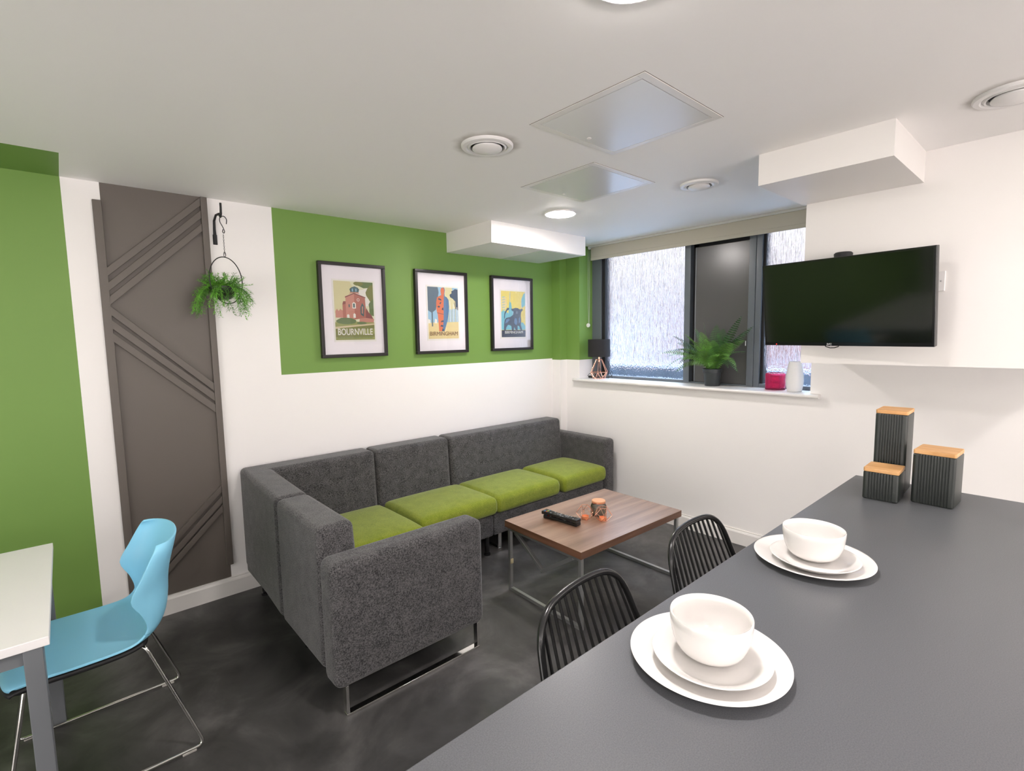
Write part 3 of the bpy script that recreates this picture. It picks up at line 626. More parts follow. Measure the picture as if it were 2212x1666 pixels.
sb('armrest', (3.300, 2.560, 0.155), (3.425, BY-0.01, 0.628), bev=0.035)
sb('base', (0.72, 2.475, 0.14), (1.497, 3.20, 0.285), bev=0.012); sb('base', (0.72, 1.965, 0.14), (1.415, 2.465, 0.285), bev=0.012)
sb('base', (1.503, 2.585, 0.14), (2.105, 3.20, 0.285), bev=0.012); sb('base', (2.111, 2.585, 0.14), (3.30, 3.20, 0.285), bev=0.012)
def cushion(a, b, pf=0.016):
    def fn(u, v, w, p):
        if w > 0.5: p.z += pf*(1-(2*u-1)**4)*(1-(2*v-1)**4) - 0.010*max(0, abs(2*v-1)-0.6)
        if 0 < w < 1 or True:
            bul = 0.008*math.sin(PI*min(1, max(0, w)))
            if u in (0, 1): p.x += bul*(1 if u else -1)
            if v in (0, 1): p.y += bul*(1 if v else -1)
        return p
    return sb('seat_cushion', a, b, M_lime, 0.028, 4, fn, (8, 8, 3))
cushion((1.535, 2.570, 0.287), (2.130, 3.045, 0.412)); cushion((2.140, 2.570, 0.287), (2.750, 3.045, 0.412)); cushion((2.795, 2.560, 0.287), (3.300, 3.045, 0.412))
cushion((0.872, 2.480, 0.287), (1.505, 3.045, 0.405)); cushion((0.872, 1.960, 0.287), (1.425, 2.470, 0.405))
# chrome sled legs (flat bar loops) and short square legs
def sled(x0, x1, y, z1, flat=0.012, wd=0.030):
    m = MB(); y -= SY; x0 -= SX; x1 -= SX
    m.box((x0, y, 0), (x1, y+wd, flat)); m.box((x0, y, flat), (x0+flat, y+wd, z1)); m.box((x1-flat, y, flat), (x1, y+wd, z1)); m.build('sled_leg', M_chrome, sofa, bevel=0.0015, seg=2)
sled(0.735, 1.400, 1.845, 0.13)
def sledy(x, y0, y1, z1, flat=0.012, wd=0.030):
    m = MB(); x -= SX; y0 -= SY; y1 -= SY
    m.box((x, y0, 0), (x+wd, y1, flat)); m.box((x, y0, flat), (x+wd, y0+flat, z1)); m.box((x, y1-flat, flat), (x+wd, y1, z1)); m.build('sled_leg', M_chrome, sofa, bevel=0.0015, seg=2)
sledy(2.190, 2.640, 3.15, 0.145); sledy(3.33, 2.60, 3.18, 0.16)
for (lx, ly) in ((0.80, 2.43), (0.79, 3.12), (1.40, 2.55), (2.08, 2.63)):
    m = MB(); m.lathe([(0.0001, 0), (0.022, 0), (0.022, 0.012), (0.009, 0.016), (0.016, 0.02), (0.016, 0.145), (0.0001, 0.145)], (lx-SX, ly-SY, 0), 16); m.build('leg', M_blackmetal, sofa, smooth=True)

# ================================================================ COFFEE TABLE
CT = thing('coffee_table', 'low coffee table with walnut top and grey steel frame before the sofa', 'coffee table', (2.302, 1.868, 0), -0.030)
TW, TD, TZ = 0.90, 0.60, 0.424
tt = MB(); a, b_ = TW/2, TD/2
tt.box((-a, -b_, TZ-0.038), (a, b_, TZ-0.0005), 1); tt.poly([(-a, -b_, TZ), (a, -b_, TZ), (a, b_, TZ), (-a, b_, TZ)], 0)
tt.build('table_top', [M_walnut, M_walnut_edge], CT)
r_ = 0.020
def sqbar(m, p, q, w_=0.020, d_=0.020):
    p = Vector(p); q = Vector(q); t = (q-p).normalized(); s_ = Vector((1, 0, 0)) if abs(t.x) < 0.9 else Vector((0, 1, 0)); s_ = (s_-t*s_.dot(t)).normalized(); n = t.cross(s_)
    vs = [p+s_*i*w_/2+n*j*d_/2 for i, j in ((-1, -1), (1, -1), (1, 1), (-1, 1))] + [q+s_*i*w_/2+n*j*d_/2 for i, j in ((-1, -1), (1, -1), (1, 1), (-1, 1))]
    m.add(vs, [(3, 2, 1, 0), (4, 5, 6, 7)] + [(i, (i+1) % 4, 4+(i+1) % 4, 4+i) for i in range(4)])
ex, ey = a-0.022, b_-0.022; zt_ = TZ-0.038
for sx in (-1, 1):
    for sy in (-1, 1):
        m = MB(); sqbar(m, (sx*ex, sy*ey, 0), (sx*ex, sy*ey, zt_)); m.build('leg', M_steel, CT, bevel=0.001, seg=1)
    m = MB(); sqbar(m, (sx*ex, -ey+0.01, 0.010), (sx*ex, ey-0.01, 0.010)); m.build('floor_rail', M_steel, CT, bevel=0.001, seg=1)
    m = MB(); sqbar(m, (sx*ex, -ey+0.01, zt_-0.010), (sx*ex, ey-0.01, zt_-0.010)); m.build('top_rail', M_steel, CT, bevel=0.001, seg=1)
    m = MB(); sqbar(m, (sx*ex*1.0, ey-0.05, zt_-0.02), (sx*ex, 0.0, 0.215)); sqbar(m, (sx*ex, -ey+0.05, zt_-0.02), (sx*ex, 0.0, 0.215)); m.build('angled_brace', M_steel, CT, bevel=0.001, seg=1)
MB().box((-ex-0.011, ey-0.011, 0.165), (-ex+0.011, ey-0.0125+0.0, 0.195)).build('sticker', M_label, CT)

ct_m = Matrix.Translation((2.302, 1.868, 0)) @ Matrix.Rotation(-0.030, 4, 'Z')
# remotes
def remote(name, cx, cy, cz, rot, label, L_=0.235, w_=0.046, h_=0.02, keys=True, seed=1):
    t = thing(name, label, 'remote control', (cx, cy, cz), rot, 'stacked remote controls')
    g = gridbox((-w_/2, -L_/2, 0), (w_/2, L_/2, h_), 2, 8, 1, fn=lambda u, v, w, p: Vector((p.x*(1-0.10*math.sin(PI*v)), p.y, p.z - 0.004*math.sin(PI*v)*(w) + 0.003*(1-w)*math.sin(PI*v))))
    g.build('body', mat('remote_black_plastic', (0.012, 0.012, 0.013), 0.28), t, bevel=0.004, seg=3)
    rr = random.Random(seed)
    kd = mat('remote_key_grey', (0.35, 0.36, 0.38), 0.5); kb = mat('remote_key_black', (0.03, 0.03, 0.035), 0.4)
    cols = [mat('key_red', (0.7, 0.03, 0.03), 0.4), mat('key_green', (0.2, 0.5, 0.05), 0.4), mat('key_yellow', (0.7, 0.55, 0.03), 0.4), mat('key_blue', (0.03, 0.25, 0.6), 0.4)]
    m = MB(); m2 = MB()
    for j in range(15):
        y = L_/2-0.018-j*0.0145
        if j == 5: continue
        for i in range(3 if j != 1 else 4):
            n = 3 if j != 1 else 4; x = (i-(n-1)/2)*0.0125*(3/n)
            z = h_-0.004*math.sin(PI*(y+L_/2)/L_)
            mi = (2+i) if j == 1 else (0 if rr.random() < 0.35 else 1)
            if j == 0 and i != 0: continue
            if j == 0: mi = 5
            (m if j > 5 else m2).box((x-0.004, y-0.0035, z-0.001), (x+0.004, y+0.0035, z+0.0016), mi)
    m.build('number_keys', [kd, kb]+cols, t); m2.build('menu_keys', [kd, kb]+cols, t)
    return t
remote('remote_control', 2.085, 1.936, TZ+0.0005, 0.035+0.09, 'lower black remote control lying flat on the walnut coffee table', seed=2)
r2 = remote('remote_control', 2.080, 1.938, TZ+0.0240, 0.10, 'upper black remote control stacked on the other, coloured keys on top', L_=0.25, w_=0.050, seed=5)

# candle jar
jr = thing('candle_jar', 'smoky glass candle jar with a wooden copper-rimmed lid on the coffee table', 'candle', (2.330, 1.862, TZ))
MB().lathe([(0.0001, 0.0), (0.038, 0.0), (0.045, 0.006), (0.047, 0.02), (0.046, 0.055), (0.040, 0.068), (0.036, 0.073), (0.036, 0.08)], seg=40).build('glass', M_jarglass, jr, smooth=True)
MB().lathe([(0.0001, 0.004), (0.038, 0.004), (0.0425, 0.01), (0.0425, 0.048), (0.0001, 0.048)], seg=36).build('wax', M_wax, jr, smooth=True, angle=30)
MB().lathe([(0.0001, 0.072), (0.034, 0.072), (0.0415, 0.074), (0.0415, 0.080), (0.038, 0.082)], seg=40).build('lid_rim', M_copper, jr, smooth=True)
MB().lathe([(0.040, 0.080), (0.041, 0.084), (0.039, 0.088), (0.0001, 0.089)], seg=40).build('lid', mat('orange_wood_lid', (0.72, 0.36, 0.18), 0.5), jr, smooth=True)
# geometric tealight holders
def holder(x, y, rot, label):
    t = thing('geometric_tealight_holder', label, 'tealight holder', (x, y, TZ), rot, 'copper wire tealight holders on the coffee table')
    m = MB(); n = 5
    lo = [Vector((0.026*math.cos(2*PI*i/n), 0.026*math.sin(2*PI*i/n), 0.0015)) for i in range(n)]
    mi_ = [Vector((0.054*math.cos(2*PI*(i+.5)/n), 0.054*math.sin(2*PI*(i+.5)/n), 0.034)) for i in range(n)]
    up = [Vector((0.028*math.cos(2*PI*i/n), 0.028*math.sin(2*PI*i/n), 0.078)) for i in range(n)]
    E_ = []
    for i in range(n): E_ += [(lo[i], lo[(i+1) % n]), (up[i], up[(i+1) % n]), (lo[i], mi_[i]), (lo[(i+1) % n], mi_[i]), (up[i], mi_[i]), (up[(i+1) % n], mi_[i])]
    for p, q in E_: m.tube([p, q], 0.0012, 6)
    m.build('wire_cage', M_copper, t)
    MB().lathe([(0.0001, 0.0025), (0.019, 0.0025), (0.0205, 0.004), (0.0205, 0.020), (0.0195, 0.020), (0.019, 0.012), (0.0001, 0.012)], seg=28).build('tealight_cup', mat('orange_tealight', (0.85, 0.33, 0.16), 0.3, 0.3), t, smooth=True, angle=35)
    return t
holder(2.215, 1.868, 0.3, 'copper wire tealight holder left of the candle jar'); holder(2.268, 1.782, 0.9, 'copper wire tealight holder in front of the candle jar on its right')

# ================================================================ DINING CORNER
DT = thing('dining_table', 'white topped dining table with grey metal legs at the left edge', 'dining table', (-0.85, 2.215, 0), 0.0)
hx, hy, tz = 0.765, 0.425, 0.720
MB().box((-hx, -hy, tz-0.025), (hx, hy, tz)).build('table_top', M_tabletop, DT, bevel=0.002, seg=2)
for sx in (-1, 1):
    for sy in (-1, 1):
        lx = sx*(hx-0.034); ly = sy*(hy-0.028)
        MB().box((lx-0.020, ly-0.025, 0), (lx+0.020, ly+0.025, tz-0.025)).build('leg', M_greyleg, DT, bevel=0.002, seg=1)
rl = MB(); rl.box((-hx+0.05, -hy+0.012, tz-0.065), (hx-0.05, -hy+0.037, tz-0.025)); rl.box((-hx+0.05, hy-0.037, tz-0.065), (hx-0.05, hy-0.012, tz-0.025))
rl.box((hx-0.05, -hy+0.053, tz-0.065), (hx-0.02, hy-0.053, tz-0.025)); rl.box((-hx+0.02, -hy+0.053, tz-0.065), (-hx+0.05, hy-0.053, tz-0.025))
rl.build('under_rails', M_greyleg, DT)

BC = thing('plastic_chair', 'light blue plastic shell chair on a chrome sled base at the table end', 'chair', (0.0, 2.325, 0))
rows = [((-.235, .430), (-.205, .425), .190), ((-.215, .446), (-.190, .440), .205), ((-.13, .450), (-.13, .450), .212), ((-.05, .445), (-.05, .450), .214), ((.06, .438), (.06, .452), .212), ((.13, .441), (.112, .460), .208), ((.180, .458), (.138, .478), .204),
        ((.214, .500), (.147, .502), .201), ((.228, .555), (.135, .548), .206), ((.234, .62), (.108, .612), .213), ((.244, .68), (.142, .680), .208), ((.260, .74), (.180, .750), .196), ((.272, .785), (.196, .770), .172)]
def shell(rws, n=20):
    m = MB(); R = []
    for (c_, e_, hw) in rws:
        row = []
        for i in range(n+1):
            u = -1 + 2*i/n; k = abs(u)**2.1
            row.append((c_[0]+(e_[0]-c_[0])*k, hw*math.sin(u*PI/2*0.92)/math.sin(PI/2*0.92), c_[1]+(e_[1]-c_[1])*abs(u)**1.8))
        R.append(row)
    for r in R: m.v += r
    w_ = n+1
    for j in range(len(R)-1):
        for i in range(n): m.f.append((j*w_+i, j*w_+i+1, (j+1)*w_+i+1, (j+1)*w_+i)); m.m.append(0)
    return m
def cr_rows(rws, k=4, keep=()):
    out = []; n = len(rws)
    flat = [(*r[0], *r[1], r[2]) for r in rws]
    for i in range(n-1):
        p0 = flat[max(i-1, 0)]; p1 = flat[i]; p2 = flat[i+1]; p3 = flat[min(i+2, n-1)]
        for j in range(k):
            t_ = j/k; out.append([0.5*((2*b1) + (-a1+c1)*t_ + (2*a1-5*b1+4*c1-d1)*t_*t_ + (-a1+3*b1-3*c1+d1)*t_**3) for a1, b1, c1, d1 in zip(p0, p1, p2, p3)])
    out.append(list(flat[-1])); return [((r[0], r[1]), (r[2], r[3]), r[4]) for r in out]
full = cr_rows(rows, 4)
cut = 6*4
for nm, rws in (('seat', full[:cut+1]), ('backrest', full[cut:])):
    o = shell(rws).build(nm, M_blue, BC, smooth=True, angle=80); s_ = o.modifiers.new('solid', 'SOLIDIFY'); s_.thickness = 0.008; s_.offset = 1 if nm == 'seat' else 1
    bvm = o.modifiers.new('bev', 'BEVEL'); bvm.width = 0.002; bvm.segments = 2; bvm.limit_method = 'ANGLE'; bvm.angle_limit = math.radians(60)
und = [((c_[0], c_[1]-0.021), (e_[0]+0.002, e_[1]-0.021), hw-0.002) for c_, e_, hw in full[2:cut-1]]
o = shell(und).build('underseat_pad', M_blackmatte, BC, smooth=True, angle=80); s_ = o.modifiers.new('solid', 'SOLIDIFY'); s_.thickness = 0.014; s_.offset = 0
for sy in (-1, 1):
    pth = rounded([(-0.14, sy*0.13, 0.420), (-0.17, sy*0.175, 0.420), (-0.245, sy*0.245, 0.010), (0.285, sy*0.250, 0.010), (0.140, sy*0.185, 0.425), (0.10, sy*0.13, 0.425)], 0.030, 6)
    MB().tube(pth, 0.0062, 10).build('sled_leg', M_chrome, BC, smooth=True)
    for gx in (-0.20, 0.235): MB().box((gx-0.022, sy*0.249-0.008, 0), (gx+0.022, sy*0.249+0.008, 0.0085)).build('floor_glide', mat('clear_plastic_glide', (0.45, 0.43, 0.40), 0.3), BC, bevel=0.002)
m = MB(); m.tube([(-0.13, -0.13, 0.420), (-0.13, 0.13, 0.420)], 0.006, 8).build('cross_bar', M_chrome, BC, smooth=True); MB().tube([(0.10, -0.13, 0.425), (0.10, 0.13, 0.425)], 0.006, 8).build('cross_bar', M_chrome, BC, smooth=True)

# ================================================================ WORKTOP PENINSULA
PT = thing('worktop_peninsula', 'breakfast bar with a grey speckled laminate worktop in the foreground', 'counter', (0.9, 0.0, 0))
MB().box((-1.9, -0.36, 0.862), (1.525, 0.589, 0.900)).build('worktop', M_counter, PT, bevel=0.0025, seg=2)
MB().box((-1.85, -0.32, 0.10), (1.49, 0.26, 0.862)).build('base_cabinet', M_trim, PT)
MB().box((-1.85, -0.27, 0.0), (1.44, 0.21, 0.10)).build('plinth', M_greyleg, PT)

# bar stools: low wire backs seen over the worktop edge
def stool(x, y, label, rot=0.0):
    t = thing('wire_bar_stool', label, 'bar stool', (x, y, 0), rot, 'black wire bar stools under the worktop')
    ZT = 0.8794
    fr = rounded([(-0.165, -0.37, 0.655), (-0.200, -0.20, 0.645), (-0.207, -0.035, 0.650), (-0.202, 0.0, 0.70), (-0.1674, 0.0626, ZT), (0, 0.082, ZT+0.0114), (0.1674, 0.0626, ZT), (0.202, 0.0, 0.70), (0.207, -0.035, 0.650), (0.200, -0.20, 0.645), (0.165, -0.37, 0.655)], 0.085, 8, closed=True)
    arch = [q for q in fr if q.z > 0.705]
    def arch_at(x):
        best = max(arch, key=lambda q: q.z-abs(q.x-x)*8)
        for q0, q1 in zip(arch, arch[1:]):
            if min(q0.x, q1.x) <= x <= max(q0.x, q1.x) and abs(q1.x-q0.x) > 1e-6:
                k = (x-q0.x)/(q1.x-q0.x); c_ = q0+(q1-q0)*k
                if c_.z > best.z-0.05: return c_
        return best
    MB().tube(fr, 0.0088, 12, True).build('seat_and_back_frame', M_blackmetal, t, smooth=True)
    NW = 13
    for i in range(NW):
        u = -1 + 2*(i+0.5)/NW; x_ = u*0.186; ap = arch_at(u*0.164)
        pts = rounded([(x_*0.88, -0.362+0.02*abs(u), 0.655), (x_, -0.20, 0.640), (x_, -0.040, 0.645), (x_, 0.012*(1-u*u), 0.71), (ap.x, ap.y, ap.z)], 0.05, 6)
        MB().tube(pts, 0.0040, 6).build('wire', M_blackmetal, t, smooth=True)
    for sx in (-1, 1):
        MB().tube([(sx*0.15, -0.30, 0.645), (sx*0.20, -0.36, 0.0)], 0.009, 10).build('leg', M_blackmetal, t, smooth=True)
        MB().tube([(sx*0.16, -0.06, 0.645), (sx*0.205, 0.02, 0.0)], 0.009, 10).build('leg', M_blackmetal, t, smooth=True)
    fp = [(-0.186, -0.341, 0.22), (0.186, -0.341, 0.22), (0.190, -0.007, 0.22), (-0.190, -0.007, 0.22)]
    MB().tube(rounded(fp, 0.02, 3, True), 0.007, 8, True).build('foot_rail', M_blackmetal, t, smooth=True)
    return t
st1 = stool(0.9092, 0.7152, 'black wire-back bar stool tucked under the worktop, nearer the camera', 0.0957)
st2 = copy_tree(st1, None, (1.4756, 0.7287, 0)); st2.rotation_euler = (0, 0, 0.0338); st2['label'] = 'black wire-back bar stool tucked under the worktop, nearer the window wall'

# crockery
def plate_prof(r, h, foot):
    return [(0.0001, 0.003), (foot*0.88, 0.003), (foot*0.92, 0.0), (foot, 0.0), (foot*1.02, 0.003), (r*0.72, 0.006), (r*0.97, h-0.003), (r, h), (r*0.985, h+0.0012), (r*0.74, h*0.42+0.002), (r*0.66, 0.0068), (r*0.55, 0.006), (0.0001, 0.006)]
def smoothprof(p): return p
def plate(x, y, z, r, h, label, name='dinner_plate', grp='white dinner plates'):
    o = MB().lathe(plate_prof(r, h, r*0.60), seg=96).build(name, M_china, None, smooth=True, angle=70); o.location = (x, y, z); sm = o.modifiers.new('s', 'SUBSURF'); sm.levels = 1; sm.render_levels = 1
    return tag(o, label, 'plate', grp)
def bowl(x, y, z, label):
    R, H = 0.0715, 0.078
    pr = [(0.0001, 0.005), (0.028, 0.005), (0.030, 0.0), (0.034, 0.0), (0.037, 0.005)]
    for i in range(1, 11):
        a = PI/2*i/10; pr.append((0.037+(R-0.037)*math.sin(a)**0.9, 0.006+(H-0.006)*(1-math.cos(a))**1.05))
    pr += [(R-0.001, H+0.0015), (R-0.0035, H)]
    for i in range(9, 0, -1):
        a = PI/2*i/10; pr.append((0.034+(R-0.0385)*math.sin(a)**0.9*0.0 + (R-0.0045-0.034)*math.sin(a)**0.9, 0.010+(H-0.010)*(1-math.cos(a))**1.05))
    pr += [(0.020, 0.0095), (0.0001, 0.0095)]
    o = MB().lathe(pr, seg=96).build('cereal_bowl', M_china, None, smooth=True, angle=70); o.location = (x, y, z)
    return tag(o, label, 'bowl', 'white cereal bowls')
ZW = 0.900
for (px, py, who) in ((0.840, 0.419, 'nearer the camera'), (1.420, 0.431, 'farther along the bar')):
    plate(px, py, ZW, 0.139, 0.018, 'large white dinner plate at the bottom of the place setting %s' % who)
for (px, py, who) in ((0.828, 0.407, 'nearer the camera'), (1.394, 0.419, 'farther along the bar')):
    plate(px, py, ZW+0.0070, 0.102, 0.024, 'small white side plate between bowl and dinner plate, setting %s' % who, 'side_plate', 'white side plates')
bowl(0.843, 0.416, ZW+0.0135, 'white bowl on the plates nearer the camera'); bowl(1.414, 0.429, ZW+0.0135, 'white bowl on the plates farther along the bar')

# canisters
def canister(x, y, wy, dx_, h, label, rot=0.0):
    t = thing('ribbed_canister', label, 'canister', (x, y, ZW), rot, 'ribbed black canisters with bamboo lids')
    m = MB(); n = 0; pts = []
    cr_ = 0.010
    def rrect(w_, d_, r, k=5):
        o_ = []
        for cx, cy, a0 in ((w_/2-r, d_/2-r, 0), (-w_/2+r, d_/2-r, PI/2), (-w_/2+r, -d_/2+r, PI), (w_/2-r, -d_/2+r, 3*PI/2)):
            for i in range(k+1): o_.append((cx+r*math.cos(a0+PI/2*i/k), cy+r*math.sin(a0+PI/2*i/k)))
        return o_
    def ring(w_, d_):
        base = rrect(w_, d_, cr_); out = []; N_ = len(base)
        for i in range(N_):
            p = Vector(base[i]); q = Vector(base[(i+1) % N_]); out.append((p.x, p.y, 0))
            if abs(p.x-q.x) < 1e-6 and (q-p).length > 0.03:      # ribbed long faces (front and back)
                L2 = (q-p).length; k = int(L2/0.0078)
                sgn = 1 if p.x > 0 else -1
                for j in range(1, k):
                    for dd, off in ((-0.30, 0.0), (-0.12, 1), (0.12, 1), (0.30, 0.0)):
                        tt_ = (j+dd)/k; out.append((p.x, p.y+(q.y-p.y)*tt_, -off*sgn))
        return out
    R0 = ring(dx_, wy); kk = len(R0)
    lv = [(0.0, 0.96), (0.004, 1.0), (h-0.004, 1.0), (h, 0.97)]
    for z, s_ in lv:
        for (px, py, off) in R0:
            dep = 0.0022 if 0.002 < z < h-0.002 else 0.0
            m.v.append(((px+off*dep)*s_, py*s_, z))
    for l in range(len(lv)-1):
        for i in range(kk): m.f.append((l*kk+i, l*kk+(i+1) % kk, (l+1)*kk+(i+1) % kk, (l+1)*kk+i)); m.m.append(0)
    m.f.append(tuple(range(kk))[::-1]); m.m.append(0); m.f.append(tuple((len(lv)-1)*kk+i for i in range(kk))); m.m.append(0)
    m.build('body', M_ribblack, t, smooth=True, angle=28)
    l_ = rrect(dx_*0.99, wy*0.99, 0.007); ld = MB().prism([(a_, b_, h+0.001) for a_, b_ in l_], (0, 0, 0.013)); ld.build('lid', M_bamboo, t, bevel=0.0015, seg=2)
    l_ = rrect(dx_*0.90, wy*0.90, 0.006); MB().prism([(a_, b_, h-0.001) for a_, b_ in l_], (0, 0, 0.002)).build('lid_seal', M_blackmatte, t)
    return t
canister(2.165, 0.440, 0.104, 0.118, 0.098, 'shortest ribbed black canister with a bamboo lid, front left of three', 0.03)
canister(2.233, 0.303, 0.116, 0.130, 0.172, 'medium ribbed black canister with a bamboo lid, rightmost of three', -0.04)
canister(2.310, 0.446, 0.098, 0.128, 0.290, 'tallest ribbed black canister with a bamboo lid behind the shortest one', 0.03)

# ================================================================ TELEVISION
nrm = Vector((-0.9828, 0.1334, -0.1280)); wv = Vector((-0.1339, -0.9910, -0.0049)); uv_ = Vector((-0.1275, 0.0123, 0.9918))   # facing direction, screen-right direction
TVc = Vector((2.7728, 0.7768, 1.6326))
tv = thing('television', 'black flat-screen television on a wall arm in front of the white boxing', 'television', tuple(TVc))
TVW, TVH = 0.736, 0.421
Rt = Matrix(((wv.x, -nrm.x, uv_.x), (wv.y, -nrm.y, uv_.y), (wv.z, -nrm.z, uv_.z)))   # local x = right, local y = away from the viewer, z up
def tvbox(a, b): return MB().box(a, b, rot=None)
def tvbuild(m, name, mt, **k):
    m.v = [tuple(Rt @ Vector(p)) for p in m.v]; return m.build(name, mt, tv, **k)
tvbuild(MB().box((-TVW/2, 0, -TVH/2), (TVW/2, 0.030, TVH/2)), 'casing', M_bezel, bevel=0.003, seg=2)
tvbuild(MB().box((-TVW/2+0.010, -0.0012, -TVH/2+0.018), (TVW/2-0.010, 0.002, TVH/2-0.010)), 'screen', M_screen)
tvbuild(MB().box((-0.25, 0.030, -0.15), (0.25, 0.055, 0.10)), 'rear_housing', M_bezel, bevel=0.01)
tvbuild(MB().box((-TVW/2+0.062, -0.0016, -TVH/2+0.0055), (-TVW/2+0.066, 0.001, -TVH/2+0.0085)), 'standby_light', M_led)
lg = text_mesh('maker_lettering', 'JVC', 0.013, M_logo, tv, tuple(Rt @ Vector((-0.045, -0.0012, -TVH/2+0.0045))), tuple(wv), tuple(uv_), width=0.024, bold=0.0003)
cb = [(-0.075, 0.02, -TVH/2+0.004), (-0.070, 0.02, -TVH/2-0.006), (-0.050, 0.02, -TVH/2-0.013), (-0.030, 0.02, -TVH/2-0.012), (-0.012, 0.02, -TVH/2-0.005), (-0.010, 0.02, -TVH/2+0.004)]
tvbuild(MB().tube(cb, 0.0022, 8), 'cable', M_cable, smooth=True)
wm = thing('television_wall_arm', 'black swivel wall arm behind the television, its round cap showing above', 'tv bracket', (2.943, 0.800, 1.62))
MB().box((-0.012, -0.05, -0.10), (0.0, 0.05, 0.10)).build('wall_plate', M_blackmatte, wm, bevel=0.002)
MB().lathe([(0.0001, -0.10), (0.026, -0.10), (0.026, 0.225), (0.038, 0.230), (0.040, 0.252), (0.034, 0.258), (0.0001, 0.260)], (-0.053, 0.0, 0), 28).build('pivot_post', M_blackmatte, wm, smooth=True, angle=30)
MB().box((-0.030, -0.02, -0.03), (-0.010, 0.02, 0.03)).build('arm', M_blackmatte, wm)
sk = thing('wall_socket_plate', 'white square blanking plate on the boxing just right of the television', 'socket', (2.943, 0.461, 1.709))
MB().box((-0.009, -0.045, -0.044), (0, 0.045, 0.044)).build('plate', M_whiteplastic, sk, bevel=0.003, seg=2)
MB().lathe([(0.003, 0), (0.0001, 0)], (0, 0, 0), 10).build('screw', M_steel, sk).matrix_local = Matrix.Translation((-0.0095, -0.030, 0)) @ Matrix.Rotation(PI/2, 4, 'Y')

# ================================================================ WINDOW BLIND AND SILL THINGS
bd = thing('roller_blind', 'beige roller blind rolled up across the top of the window', 'blind', (3.60, 2.0, 2.16))
m = MB(); yl, yr = 2.965-2.0, 1.120-2.0
m.box((0.0, yr, 0.0), (0.004, yl, 0.118)); m.build('fabric', M_blind, bd)
m = MB(); m.box((-0.004, yr, -0.004), (0.008, yl, 0.024)); m.build('bottom_bar', M_blind, bd, bevel=0.003, seg=2)
m = MB(); m.box((-0.012, yr-0.003, 0.108), (0.040, yl+0.012, 0.126)); m.build('head_rail', M_rail, bd, bevel=0.003, seg=2)
MB().lathe([(0.0001, 0), (0.014, 0), (0.014, 0.012), (0.0001, 0.012)], (0, 0, 0), 20).build('end_cap', M_whiteplastic, bd).matrix_local = Matrix.Translation((0.0, yl+0.022, 0.110)) @ Matrix.Rotation(PI/2, 4, 'X')
m = MB(); m.tube([(-0.01, yl+0.022, 0.105), (-0.012, yl+0.022, -0.30), (-0.012, yl+0.018, -0.565)], 0.0012, 6); m.tube([(0.012, yl+0.022, 0.105), (0.010, yl+0.022, -0.30), (0.0, yl+0.020, -0.565)], 0.0012, 6); m.build('pull_chain', M_rail, bd)
MB().lathe([(0.0001, 0), (0.017, 0), (0.019, 0.005), (0.017, 0.012), (0.0001, 0.012)], (0, 0, 0), 24).build('chain_tensioner', M_whiteplastic, bd, smooth=True, angle=40).matrix_local = Matrix.Translation((-0.006, yl+0.026, -0.578)) @ Matrix.Rotation(PI/2, 4, 'Y') @ Matrix.Translation((0, 0, -0.006))

SZ = 1.105
# lamp
lp = thing('table_lamp', 'small lamp with black drum shade and copper wire base on the sill', 'lamp', (3.570, 2.848, SZ))
m = MB(); m.lathe([(0.097, 0.196), (0.097, 0.350), (0.094, 0.350), (0.094, 0.196), (0.097, 0.196)], seg=48); m.build('shade', mat('black_fabric_shade', (0.016, 0.015, 0.017), 0.85), lp, smooth=True, angle=50)
m = MB(); n = 6
lo = [Vector((0.052*math.cos(2*PI*i/n), 0.052*math.sin(2*PI*i/n), 0.002)) for i in range(n)]
mi_ = [Vector((0.080*math.cos(2*PI*(i+.5)/n), 0.080*math.sin(2*PI*(i+.5)/n), 0.058)) for i in range(n)]
up = [Vector((0.026*math.cos(2*PI*(i+.5)/n), 0.026*math.sin(2*PI*(i+.5)/n), 0.172)) for i in range(n)]
for i in range(n):
    for p, q in ((lo[i], lo[(i+1) % n]), (up[i], up[(i+1) % n]), (mi_[i], mi_[(i+1) % n]), (lo[i], mi_[i]), (lo[(i+1) % n], mi_[i]), (up[i], mi_[i])): m.tube([p, q], 0.0027, 8)
m.build('wire_base', M_copper, lp)
MB().lathe([(0.0001, 0.150), (0.010, 0.150), (0.010, 0.200), (0.0001, 0.200)], seg=16).tube([(-0.026, 0, 0.172), (0.026, 0, 0.172)], 0.0022, 6).tube([(0, -0.095, 0.205), (0, 0.095, 0.205)], 0.0014, 6).tube([(-0.095, 0, 0.205), (0.095, 0, 0.205)], 0.0014, 6).build('lamp_holder', M_copper, lp, smooth=True)
m = MB(); m.tube([(0.0, 0.0, 0.15), (0.02, 0.01, 0.05), (0.05, 0.02, 0.012), (0.075, 0.05, 0.006), (0.06, 0.10, 0.03), (0.03, 0.135, 0.038), (0.0, 0.13, 0.02), (-0.01, 0.10, 0.006), (0.02, 0.03, 0.005), (0.06, -0.06, 0.004), (0.05, -0.105, 0.03), (0.04, -0.12, 0.05), (0.05, -0.10, 0.066), (0.055, -0.085, 0.05), (0.06, -0.10, 0.006)], 0.0024, 7)
m.build('cord', M_cable, lp, smooth=True)
MB().box((-0.012, 0.03, 0.003), (0.012, 0.115, 0.022)).build('inline_switch', M_blackmatte, lp, bevel=0.004)

